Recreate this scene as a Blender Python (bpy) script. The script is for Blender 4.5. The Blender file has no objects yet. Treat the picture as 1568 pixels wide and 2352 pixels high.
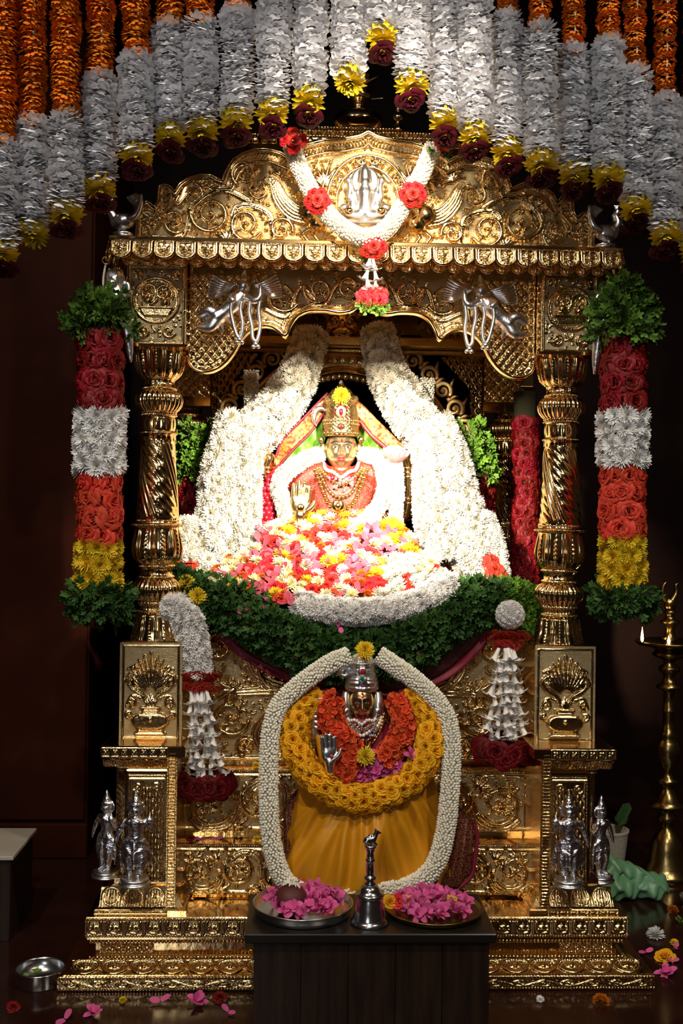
import bpy, math, random
import numpy as np
from mathutils import Matrix, Vector
random.seed(7); np.random.seed(7)
SC = bpy.context.scene
COL = SC.collection
PI = math.pi
# ------------------------------------------------------------------ camera
F = 2450.0; CX, CY = 784.0, 1176.0
CAM = np.array([-0.207, -3.7, 1.511]); YAW = math.radians(2.2); ROLL = math.radians(0.8)
FW = np.array([math.sin(YAW), math.cos(YAW), 0.0]); RT = np.array([math.cos(YAW), -math.sin(YAW), 0.0]); UP = np.array([0, 0, 1.0])
XA = math.cos(ROLL)*RT + math.sin(ROLL)*UP; YA = -math.sin(ROLL)*RT + math.cos(ROLL)*UP
cam = bpy.data.objects.new('camera', bpy.data.cameras.new('camera')); COL.objects.link(cam)
cam.data.sensor_fit = 'VERTICAL'; cam.data.sensor_height = 36.0; cam.data.lens = 36.0*F/2352.0
cam.data.clip_start = 0.05; cam.data.clip_end = 60
cam.matrix_world = Matrix([[XA[i], YA[i], -FW[i], CAM[i]] for i in range(3)] + [[0, 0, 0, 1]])
SC.camera = cam
# ------------------------------------------------------------------ world, lamps, exposure
SC.view_settings.view_transform = 'Standard'; SC.view_settings.look = 'None'
SC.view_settings.exposure = 0.0; SC.view_settings.gamma = 1.0; SC.view_settings.use_curve_mapping = False
W = bpy.data.worlds.new('hall'); SC.world = W; W.use_nodes = True
W.node_tree.nodes['Background'].inputs[0].default_value = (0.016, 0.010, 0.007, 1)
W.node_tree.nodes['Background'].inputs[1].default_value = 1.0
def lamp(name, kind, loc, target, energy, color, **kw):
    d = bpy.data.lights.new(name, kind); d.energy = energy; d.color = color
    for k, v in kw.items(): setattr(d, k, v)
    o = bpy.data.objects.new(name, d); COL.objects.link(o); o.location = loc
    if target is not None:
        o.rotation_euler = (Vector(target) - Vector(loc)).to_track_quat('-Z', 'Y').to_euler()
    return o
lamp('spot_on_pediment', 'SPOT', (0.08, -2.3, 3.24), (0.03, -0.2, 2.55), 850, (1.0, 0.86, 0.66), spot_size=math.radians(29), spot_blend=1.0, shadow_soft_size=0.10)
lamp('spot_on_deity_left', 'SPOT', (-1.05, -2.6, 2.62), (0.26, 0.40, 1.58), 1900, (1.0, 0.88, 0.70), spot_size=math.radians(20), spot_blend=0.9, shadow_soft_size=0.06)
lamp('spot_on_deity_right', 'SPOT', (1.05, -2.6, 2.62), (-0.26, 0.40, 1.58), 1900, (1.0, 0.88, 0.70), spot_size=math.radians(20), spot_blend=0.9, shadow_soft_size=0.06)
lamp('glint_fill_left', 'SPOT', (-1.7, -2.4, 4.2), (-0.5, 0, 1.5), 190, (1.0, 0.87, 0.68), spot_size=math.radians(80), spot_blend=1.0, shadow_soft_size=0.06)  # added unseen fill lamp, gives the gold something bright to reflect
lamp('glint_fill_right', 'SPOT', (1.7, -2.4, 4.2), (0.5, 0, 1.5), 190, (1.0, 0.87, 0.68), spot_size=math.radians(80), spot_blend=1.0, shadow_soft_size=0.06)  # right-hand counterpart, also an added fill for warm glints
lamp('glint_fill_middle', 'SPOT', (-0.3, -4.4, 4.3), (0, 0, 0.9), 250, (1.0, 0.90, 0.76), spot_size=math.radians(60), spot_blend=1.0, shadow_soft_size=0.06)  # added front fill from above, lifts the garlands and lower gold
lamp('cool_front_fill', 'AREA', (-1.6, -6.0, 2.2), (0, 0, 0.8), 22, (0.96, 0.97, 1.0), size=0.8)  # added cool fill behind the camera for soft glints on the lower gold
lamp('flower_ceiling_lamp', 'SPOT', (-0.5, -2.7, 4.1), (0.1, -0.5, 2.85), 80, (0.80, 0.88, 1.0), spot_size=math.radians(75), spot_blend=1.0, shadow_soft_size=0.12)
# ------------------------------------------------------------------ pixel -> place on a plane of given depth
def Pn(x, y, Y):
    x = np.asarray(x, float); y = np.asarray(y, float); Y = np.asarray(Y, float)
    u = (x - CX)/F; v = (y - CY)/F
    d = FW + u[..., None]*XA - v[..., None]*YA
    t = (Y - CAM[1])/d[..., 1]
    return CAM + t[..., None]*d
def P(x, y, Y): return Pn(np.array(x), np.array(y), np.array(Y))
def S(Y): return (Y - CAM[1])/F
# ------------------------------------------------------------------ materials
MATS = {}
def material(name, color, rough=0.5, metal=0.0, bump=0.0, bscale=60.0, vary=0.0, noise=None, emit=None, estr=0.0, sub=0.0, trans=0.0, coat=0.0, spec=0.5, bdist=0.003):
    m = bpy.data.materials.new(name); m.use_nodes = True; nt = m.node_tree; b = nt.nodes['Principled BSDF']
    b.inputs['Base Color'].default_value = (*color, 1); b.inputs['Roughness'].default_value = rough; b.inputs['Metallic'].default_value = metal
    b.inputs['Specular IOR Level'].default_value = spec; b.inputs['Coat Weight'].default_value = coat
    if trans: b.inputs['Transmission Weight'].default_value = trans
    if sub:
        b.inputs['Subsurface Weight'].default_value = sub; b.inputs['Subsurface Radius'].default_value = (0.01, 0.006, 0.004)
    src = None
    if noise:   # (colour 2, scale, detail)
        t = nt.nodes.new('ShaderNodeTexCoord'); n = nt.nodes.new('ShaderNodeTexNoise'); n.inputs['Scale'].default_value = noise[1]; n.inputs['Detail'].default_value = noise[2]
        mp = nt.nodes.new('ShaderNodeMapping'); mp.inputs['Scale'].default_value = noise[3] if len(noise) > 3 else (1, 1, 1)
        nt.links.new(t.outputs['Object'], mp.inputs[0]); nt.links.new(mp.outputs[0], n.inputs['Vector'])
        r = nt.nodes.new('ShaderNodeValToRGB'); r.color_ramp.elements[0].position = 0.35; r.color_ramp.elements[1].position = 0.68
        r.color_ramp.elements[0].color = (*color, 1); r.color_ramp.elements[1].color = (*noise[0], 1)
        nt.links.new(n.outputs['Fac'], r.inputs[0]); src = r.outputs[0]; nt.links.new(src, b.inputs['Base Color'])
    if vary:    # every bloom a little different
        oi = nt.nodes.new('ShaderNodeObjectInfo'); mr = nt.nodes.new('ShaderNodeMapRange'); mr.inputs[3].default_value = 1-vary; mr.inputs[4].default_value = 1+vary
        h = nt.nodes.new('ShaderNodeHueSaturation'); nt.links.new(oi.outputs['Random'], mr.inputs[0]); nt.links.new(mr.outputs[0], h.inputs['Value'])
        mr2 = nt.nodes.new('ShaderNodeMapRange'); mr2.inputs[3].default_value = 0.5+vary*0.02; mr2.inputs[4].default_value = 0.5-vary*0.02
        nt.links.new(oi.outputs['Random'], mr2.inputs[0]); nt.links.new(mr2.outputs[0], h.inputs['Hue'])
        if src: nt.links.new(src, h.inputs['Color'])
        else: h.inputs['Color'].default_value = (*color, 1)
        nt.links.new(h.outputs[0], b.inputs['Base Color'])
    if bump:
        t = nt.nodes.new('ShaderNodeTexCoord'); n = nt.nodes.new('ShaderNodeTexNoise'); n.inputs['Scale'].default_value = bscale; n.inputs['Detail'].default_value = 3
        bp = nt.nodes.new('ShaderNodeBump'); bp.inputs['Strength'].default_value = bump; bp.inputs['Distance'].default_value = bdist
        nt.links.new(t.outputs['Object'], n.inputs['Vector']); nt.links.new(n.outputs['Fac'], bp.inputs['Height']); nt.links.new(bp.outputs[0], b.inputs['Normal'])
    if emit:
        b.inputs['Emission Color'].default_value = (*emit, 1); b.inputs['Emission Strength'].default_value = estr
    MATS[name] = m; return m
GOLD = (0.92, 0.65, 0.31)
material('gold', GOLD, 0.13, 1.0, 0.2, 45)
material('gold_relief', GOLD, 0.15, 1.0, 0.35, 160)
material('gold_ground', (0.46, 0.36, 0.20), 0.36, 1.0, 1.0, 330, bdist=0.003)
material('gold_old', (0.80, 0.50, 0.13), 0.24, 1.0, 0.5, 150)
material('gold_smooth', GOLD, 0.10, 1.0, 0.08, 20)
material('silver', (0.86, 0.86, 0.90), 0.30, 1.0, 0.35, 150)
material('silver_bright', (0.93, 0.93, 0.96), 0.28, 1.0, 0.15, 90)
material('steel', (0.62, 0.63, 0.66), 0.22, 1.0)
material('bell_metal', (0.55, 0.55, 0.58), 0.2, 1.0, 0.1, 40)
material('brass', (0.36, 0.26, 0.10), 0.27, 1.0, 0.25, 60)
material('bronze_face', (0.50, 0.37, 0.15), 0.26, 1.0, 0.1, 60)
material('black', (0.006, 0.006, 0.007), 0.5)
material('shade_black', (0.0012, 0.001, 0.001), 0.95, spec=0.02)  # near-black colour that paints the shade of the recess behind the deity
material('ruby', (0.42, 0.006, 0.02), 0.08, coat=1.0)
material('emerald', (0.0, 0.16, 0.05), 0.08, coat=1.0)
material('sapphire', (0.05, 0.02, 0.30), 0.08, coat=1.0)
material('diamond', (0.85, 0.86, 0.9), 0.05, 0.9)
material('lip_red', (0.42, 0.02, 0.025), 0.35)
material('white_petal', (0.80, 0.80, 0.80), 0.6, vary=0.08, spec=0.25)
material('cream_petal', (0.84, 0.80, 0.68), 0.6, vary=0.08, spec=0.25)
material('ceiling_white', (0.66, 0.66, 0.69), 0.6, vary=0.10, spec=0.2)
material('jasmine', (0.84, 0.80, 0.66), 0.55, spec=0.25, noise=((0.88, 0.86, 0.76), 40, 2))
material('daisy_petal', (0.74, 0.66, 0.38), 0.6, vary=0.12, spec=0.25)
material('tuberose', (0.82, 0.80, 0.78), 0.5, vary=0.06, spec=0.3)
material('yellow_petal', (0.76, 0.54, 0.025), 0.6, vary=0.14, spec=0.2)
material('yellow_core', (0.74, 0.50, 0.05), 0.7)
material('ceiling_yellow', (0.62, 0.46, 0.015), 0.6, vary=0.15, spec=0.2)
material('yellow_rose', (0.78, 0.37, 0.008), 0.6, vary=0.15, spec=0.2)
material('orange_petal', (0.72, 0.18, 0.008), 0.65, vary=0.2, spec=0.2)
material('marigold', (0.66, 0.17, 0.006), 0.65, vary=0.2, spec=0.2)
material('coral_petal', (0.66, 0.085, 0.025), 0.6, vary=0.18, spec=0.2)
material('crimson_rose', (0.15, 0.0015, 0.003), 0.55, vary=0.25, spec=0.25)
material('dark_rose', (0.10, 0.001, 0.002), 0.6, vary=0.3, spec=0.2)
material('red_rose', (0.55, 0.014, 0.014), 0.55, vary=0.2, spec=0.25)
material('orange_rose', (0.52, 0.042, 0.02), 0.55, vary=0.2, spec=0.25)
material('pink_petal', (0.62, 0.10, 0.30), 0.6, vary=0.2, spec=0.2)
material('heap_pink', (0.50, 0.085, 0.13), 0.6, vary=0.25, spec=0.2)
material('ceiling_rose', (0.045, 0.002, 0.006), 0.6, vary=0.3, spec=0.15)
material('lotus_petal', (0.86, 0.45, 0.47), 0.6, spec=0.2)
material('berry', (0.50, 0.015, 0.03), 0.25, vary=0.2, coat=0.3)
material('leaf', (0.075, 0.155, 0.018), 0.6, vary=0.4, spec=0.25)
material('leaf_dark', (0.035, 0.095, 0.018), 0.6, vary=0.35, spec=0.25)
material('leaf_light', (0.12, 0.25, 0.025), 0.6, vary=0.35, spec=0.25)
material('stem', (0.16, 0.2, 0.06), 0.7)
material('core', (0.05, 0.045, 0.02), 0.9)
material('thread', (0.55, 0.5, 0.4), 0.8)
material('wood', (0.012, 0.0065, 0.004), 0.38, noise=((0.030, 0.015, 0.009), 9, 5, (6, 6, 0.5)), bump=0.1, bscale=80)
material('wood_top', (0.010, 0.008, 0.007), 0.30)
material('marble', (0.42, 0.37, 0.31), 0.35, noise=((0.5, 0.45, 0.38), 7, 4))
material('floor', (0.020, 0.006, 0.004), 0.13, noise=((0.034, 0.011, 0.007), 5, 5), bump=0.05, bscale=6)
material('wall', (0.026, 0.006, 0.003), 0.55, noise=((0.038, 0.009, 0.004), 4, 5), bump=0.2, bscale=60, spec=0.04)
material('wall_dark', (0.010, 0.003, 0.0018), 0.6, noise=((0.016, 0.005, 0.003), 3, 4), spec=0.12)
material('silk_yellow', (0.62, 0.27, 0.006), 0.42, bump=0.15, bscale=500, noise=((0.56, 0.23, 0.005), 14, 3))
material('silk_red', (0.50, 0.045, 0.03), 0.45, bump=0.3, bscale=600, noise=((0.56, 0.13, 0.05), 30, 3))
material('silk_green', (0.13, 0.30, 0.012), 0.45, noise=((0.06, 0.20, 0.01), 14, 2))
material('maroon_border', (0.22, 0.006, 0.028), 0.55)
material('plastic_green', (0.20, 0.46, 0.25), 0.35, bump=0.3, bscale=30, trans=0.2)
material('basket', (0.45, 0.42, 0.36), 0.8, bump=0.8, bscale=90)
material('coconut', (0.085, 0.012, 0.012), 0.6, bump=0.5, bscale=60)
material('flame', (1, 0.7, 0.3), 0.5, emit=(1.0, 0.62, 0.22), estr=14)
def brocade(name, base, gold, scale, lo=0.45, hi=0.6, metal=0.6, rough=0.4):
    m = bpy.data.materials.new(name); m.use_nodes = True; nt = m.node_tree; b = nt.nodes['Principled BSDF']
    t = nt.nodes.new('ShaderNodeTexCoord'); v = nt.nodes.new('ShaderNodeTexVoronoi'); v.inputs['Scale'].default_value = scale
    r = nt.nodes.new('ShaderNodeValToRGB'); r.color_ramp.elements[0].position = lo; r.color_ramp.elements[1].position = hi
    r.color_ramp.elements[0].color = (*gold, 1); r.color_ramp.elements[1].color = (*base, 1)
    nt.links.new(t.outputs['Object'], v.inputs['Vector']); nt.links.new(v.outputs['Distance'], r.inputs[0]); nt.links.new(r.outputs[0], b.inputs['Base Color'])
    b.inputs['Roughness'].default_value = rough; b.inputs['Metallic'].default_value = metal*0.5
    MATS[name] = m
brocade('maroon_brocade', (0.045, 0.004, 0.010), (0.16, 0.075, 0.045), 260, 0.2, 0.45, 0.2, 0.5)
brocade('maroon_gold', (0.10, 0.012, 0.012), (0.34, 0.17, 0.06), 220, 0.25, 0.55, 0.6, 0.4)
brocade('gold_brocade', (0.20, 0.015, 0.008), (0.36, 0.18, 0.028), 90, 0.42, 0.75, 0.5, 0.4)
brocade('red_gold_silk', (0.20, 0.012, 0.008), (0.30, 0.085, 0.03), 170, 0.25, 0.5, 0.2, 0.5)
# ------------------------------------------------------------------ mesh building
class G:
    """collects vertices and faces (arrays with the same corner count) with a material slot each"""
    def __init__(s): s.v = []; s.f = []; s.n = 0
    def add(s, v, fs, mi=0, M=None):
        v = np.asarray(v, float).reshape(-1, 3)
        if M is not None:
            M = np.array(M); v = v @ M[:3, :3].T + M[:3, 3]
        if isinstance(fs, np.ndarray): fs = [fs]
        for f in fs:
            f = np.asarray(f, int)
            if f.size: s.f.append((f + s.n, mi))
        s.v.append(v); s.n += len(v); return s
    def mesh(s, name, mats, smooth=True):
        me = bpy.data.meshes.new(name); v = np.concatenate(s.v)
        me.vertices.add(len(v)); me.vertices.foreach_set('co', v.ravel())
        idx = np.concatenate([f.ravel() for f, _ in s.f]); cnt = np.concatenate([np.full(len(f), f.shape[1]) for f, _ in s.f])
        mi = np.concatenate([np.full(len(f), m) for f, m in s.f])
        me.loops.add(len(idx)); me.loops.foreach_set('vertex_index', idx)
        me.polygons.add(len(cnt)); st = np.zeros(len(cnt), int); st[1:] = np.cumsum(cnt)[:-1]
        me.polygons.foreach_set('loop_start', st); me.polygons.foreach_set('loop_total', cnt); me.polygons.foreach_set('material_index', mi)
        for m in (mats if isinstance(mats, (list, tuple)) else [mats]): me.materials.append(MATS[m])
        me.update(calc_edges=True); me.validate()
        me.polygons.foreach_set('use_smooth', np.full(len(me.polygons), bool(smooth))); return me
def gridf(nu, nv, cu=False, cv=False):
    i, j = np.meshgrid(np.arange(nu if cu else nu-1), np.arange(nv if cv else nv-1), indexing='ij')
    i2 = (i+1) % nu; j2 = (j+1) % nv
    return np.stack([i*nv+j, i2*nv+j, i2*nv+j2, i*nv+j2], -1).reshape(-1, 4)
def lathe(prof, seg=32, lob=None, c=(0, 0, 0)):
    """prof: (r, z) pairs; lob(theta, k, r, z) -> r"""
    pr = np.array(prof, float); th = np.arange(seg)*2*PI/seg
    r = np.repeat(pr[:, 0][:, None], seg, 1); z = np.repeat(pr[:, 1][:, None], seg, 1); T = np.repeat(th[None], len(pr), 0)
    if lob is not None: r = lob(T, r, z)
    v = np.stack([r*np.cos(T)+c[0], r*np.sin(T)+c[1], z+c[2]], -1)
    return v.reshape(-1, 3), [gridf(len(pr), seg, cv=True)[:, ::-1]]
def resample(pts, step):
    p = np.asarray(pts, float); d = np.r_[0, np.cumsum(np.linalg.norm(np.diff(p, axis=0), axis=1))]
    n = max(2, int(d[-1]/step)+1); t = np.linspace(0, d[-1], n)
    return np.stack([np.interp(t, d, p[:, k]) for k in range(p.shape[1])], -1)
def spline(pts, n=8):
    p = np.asarray(pts, float); q = np.vstack([2*p[0]-p[1], p, 2*p[-1]-p[-2]]); out = []
    for i in range(1, len(q)-2):
        t = np.linspace(0, 1, n, endpoint=False)[:, None]
        a, b, c, d = q[i-1], q[i], q[i+1], q[i+2]
        out.append(0.5*((2*b)+(-a+c)*t+(2*a-5*b+4*c-d)*t*t+(-a+3*b-3*c+d)*t**3))
    out.append(p[-1:]); return np.vstack(out)
def frames(p, ref=(0, -1, 0)):
    t = np.gradient(p, axis=0); t /= np.linalg.norm(t, axis=1)[:, None]+1e-12
    ref = np.asarray(ref, float); n = np.cross(t, ref); l = np.linalg.norm(n, axis=1)
    bad = l < 1e-3; n[bad] = np.cross(t[bad], np.array([1, 0, 0.01])); n /= np.linalg.norm(n, axis=1)[:, None]
    b = np.cross(n, t); return t, n, b        # b points along ref where possible
def tube(pts, rad, seg=8, flat=1.0, caps=True, ref=(0, -1, 0)):
    p = np.asarray(pts, float); r = np.broadcast_to(np.interp(np.linspace(0, 1, len(p)), np.linspace(0, 1, np.size(rad)), np.ravel(rad)), (len(p),))
    t, n, b = frames(p, ref); a = np.arange(seg)*2*PI/seg
    v = p[:, None]+r[:, None, None]*(np.cos(a)[None, :, None]*n[:, None]+flat*np.sin(a)[None, :, None]*b[:, None])
    f = [gridf(len(p), seg, cv=True)[:, ::-1]]
    if caps: f += [np.arange(seg)[None], (np.arange(seg)[::-1]+(len(p)-1)*seg)[None]]
    return v.reshape(-1, 3), f
def ball(c, r, seg=16, rings=10):
    r = np.broadcast_to(np.asarray(r, float), (3,)); ph = np.linspace(-PI/2, PI/2, rings+1); ph[0] += 1e-3; ph[-1] -= 1e-3
    T, H = np.meshgrid(np.arange(seg)*2*PI/seg, ph)
    v = np.stack([np.cos(H)*np.cos(T)*r[0]+c[0], np.cos(H)*np.sin(T)*r[1]+c[1], np.sin(H)*r[2]+c[2]], -1).reshape(-1, 3)
    return v, [gridf(rings+1, seg, cv=True)[:, ::-1]]
def cbox(x0, x1, y0, y1, z0, z1, b=0.004):
    lo = np.array([x0, y0, z0]); hi = np.array([x1, y1, z1]); b = min(b, (hi-lo).min()*0.45); v = []; key = {}
    for i in range(8):
        s = np.array([(i >> k) & 1 for k in range(3)])
        for ax in range(3):
            p = np.where(s, hi, lo).astype(float)
            for k in range(3):
                if k != ax: p[k] += -b if s[k] else b
            key[(i, ax)] = len(v); v.append(p)
    q = []; tr = []
    for ax in range(3):
        a1, a2 = [k for k in range(3) if k != ax]
        for sd in (0, 1):
            base = sd << ax; order = [(0, 0), (1, 0), (1, 1), (0, 1)]
            f = [key[(base | (o[0] << a1) | (o[1] << a2), ax)] for o in order]; q.append(f)
        for s1 in (0, 1):
            for s2 in (0, 1):
                c0 = (s1 << a1) | (s2 << a2); c1 = c0 | (1 << ax)
                q.append([key[(c0, a1)], key[(c1, a1)], key[(c1, a2)], key[(c0, a2)]])
    for i in range(8): tr.append([key[(i, 0)], key[(i, 1)], key[(i, 2)]])
    v = np.array(v); cen = (lo+hi)/2
    def fix(fs):
        out = []
        for f in fs:
            n = np.cross(v[f[1]]-v[f[0]], v[f[2]]-v[f[0]]); out.append(f if n @ (v[f].mean(0)-cen) > 0 else f[::-1])
        return np.array(out)
    return v, [fix(q), fix(tr)]
def prism(poly, y0, y1):
    """outline in (x, z) pushed through from y0 (front) to y1"""
    p = np.asarray(poly, float); n = len(p)
    area = np.sum(p[:, 0]*np.roll(p[:, 1], -1)-np.roll(p[:, 0], -1)*p[:, 1])
    if area < 0: p = p[::-1]
    v = np.vstack([np.c_[p[:, 0], np.full(n, y0), p[:, 1]], np.c_[p[:, 0], np.full(n, y1), p[:, 1]]])
    i = np.arange(n); j = (i+1) % n
    return v, [i[None], (i[::-1]+n)[None], np.stack([i, i+n, j+n, j], -1)]
def moulding(poly, prof, cap=True):
    """plan polygon (x, y) counter-clockwise; prof (outset, z) swept around it"""
    p = np.asarray(poly, float); n = len(p); e = np.roll(p, -1, 0)-p; e /= np.linalg.norm(e, axis=1)[:, None]
    nr = np.c_[e[:, 1], -e[:, 0]]; pn = np.roll(nr, 1, 0); m = nr+pn; m /= np.sum(m*nr, 1)[:, None]
    v = np.vstack([np.c_[p+o*m, np.full(n, z)] for o, z in prof]); k = len(prof)
    f = [gridf(k, n, cv=True)[:, ::-1]]
    f[0] = f[0][:, ::-1] if prof[-1][1] < prof[0][1] else f[0]
    if cap: f += [np.arange(n)[None]+(k-1)*n, np.arange(n)[::-1][None]]
    return v, f
def rect(x0, x1, y0, y1): return [(x0, y0), (x1, y0), (x1, y1), (x0, y1)]
# ------------------------------------------------------------------ objects
def thing(name, label, cat, loc=(0, 0, 0), group=None):
    o = bpy.data.objects.new(name, None); COL.objects.link(o); o.location = [float(a) for a in loc]; o.empty_display_size = 0.05
    o['label'] = label; o['category'] = cat
    if group: o['group'] = group
    return o
def put(name, me, parent=None, M=None):
    o = bpy.data.objects.new(name, me); COL.objects.link(o)
    if M is not None: o.matrix_basis = M
    if parent is not None:
        o.parent = parent
        if parent.type == 'EMPTY': o.matrix_parent_inverse = Matrix.Translation(-parent.location)
    return o
def part(name, g, mat, parent=None, smooth=True, M=None):
    return put(name, g.mesh(name, mat, smooth), parent, M)
def tag(o, label, cat, group=None, kind=None):
    o['label'] = label; o['category'] = cat
    if group: o['group'] = group
    if kind: o['kind'] = kind
    return o
def struct(name, g, mat, smooth=False):
    o = part(name, g, mat, None, smooth); o['kind'] = 'structure'; return o
def g1(*prims):
    g = G()
    for p in prims: g.add(*p)
    return g
def face_to(d, spin=0.0, s=1.0):
    """rotation taking +Z to d, spun about it, scaled"""
    return Vector(d).to_track_quat('Z', 'Y').to_matrix().to_4x4() @ Matrix.Rotation(spin, 4, 'Z') @ Matrix.Diagonal((*((s,)*3 if np.isscalar(s) else s), 1))
def at(loc, d=(0, 0, 1), spin=0.0, s=1.0): return Matrix.Translation([float(a) for a in loc]) @ face_to(d, spin, s)
def replicate(base, mats, mi=0, g=None):
    """one mesh holding many copies of a small shape"""
    v, fs = base; v = np.asarray(v); g = g or G(); M = np.array([np.array(m) for m in mats])
    V = np.einsum('kij,nj->kni', M[:, :3, :3], v)+M[:, None, :3, 3]; n = len(v); k = len(M)
    g.add(V.reshape(-1, 3), [(f[None]+(np.arange(k)*n)[:, None, None]).reshape(-1, f.shape[1]) for f in fs], mi); return g
def fused(name, prims, mat, voxel, parent=None, M=None, smooth_it=2):
    """closed shapes melted into one continuous body"""
    g = g1(*prims); me = g.mesh(name+'_raw', mat); o = bpy.data.objects.new(name, me); COL.objects.link(o)
    r = o.modifiers.new('r', 'REMESH'); r.mode = 'VOXEL'; r.voxel_size = voxel
    if smooth_it:
        s = o.modifiers.new('s', 'SMOOTH'); s.factor = 0.5; s.iterations = smooth_it
    dg = bpy.context.evaluated_depsgraph_get(); m2 = bpy.data.meshes.new_from_object(o.evaluated_get(dg)); m2.name = name
    bpy.data.objects.remove(o); bpy.data.meshes.remove(me)
    m2.materials.clear(); m2.materials.append(MATS[mat]); m2.polygons.foreach_set('use_smooth', np.ones(len(m2.polygons), bool))
    return m2 if parent is False else put(name, m2, parent, M)
def limb(pts, rad, seg=10):
    """closed tapered limb with round ends"""
    p = spline(pts, 5) if len(pts) > 2 else resample(pts, np.linalg.norm(np.subtract(pts[1], pts[0]))/5)
    r = np.interp(np.linspace(0, 1, len(p)), np.linspace(0, 1, len(np.ravel(rad))), np.ravel(rad))
    d0 = p[0]-p[1]; d0 /= np.linalg.norm(d0); d1 = p[-1]-p[-2]; d1 /= np.linalg.norm(d1)
    p = np.vstack([p[0]+d0*r[0]*0.8, p[0]+d0*r[0]*0.5, p, p[-1]+d1*r[-1]*0.5, p[-1]+d1*r[-1]*0.8]); r = np.r_[r[0]*0.35, r[0]*0.8, r, r[-1]*0.8, r[-1]*0.35]
    return tube(p, r, seg, ref=(0.13, -1, 0.21))
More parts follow.
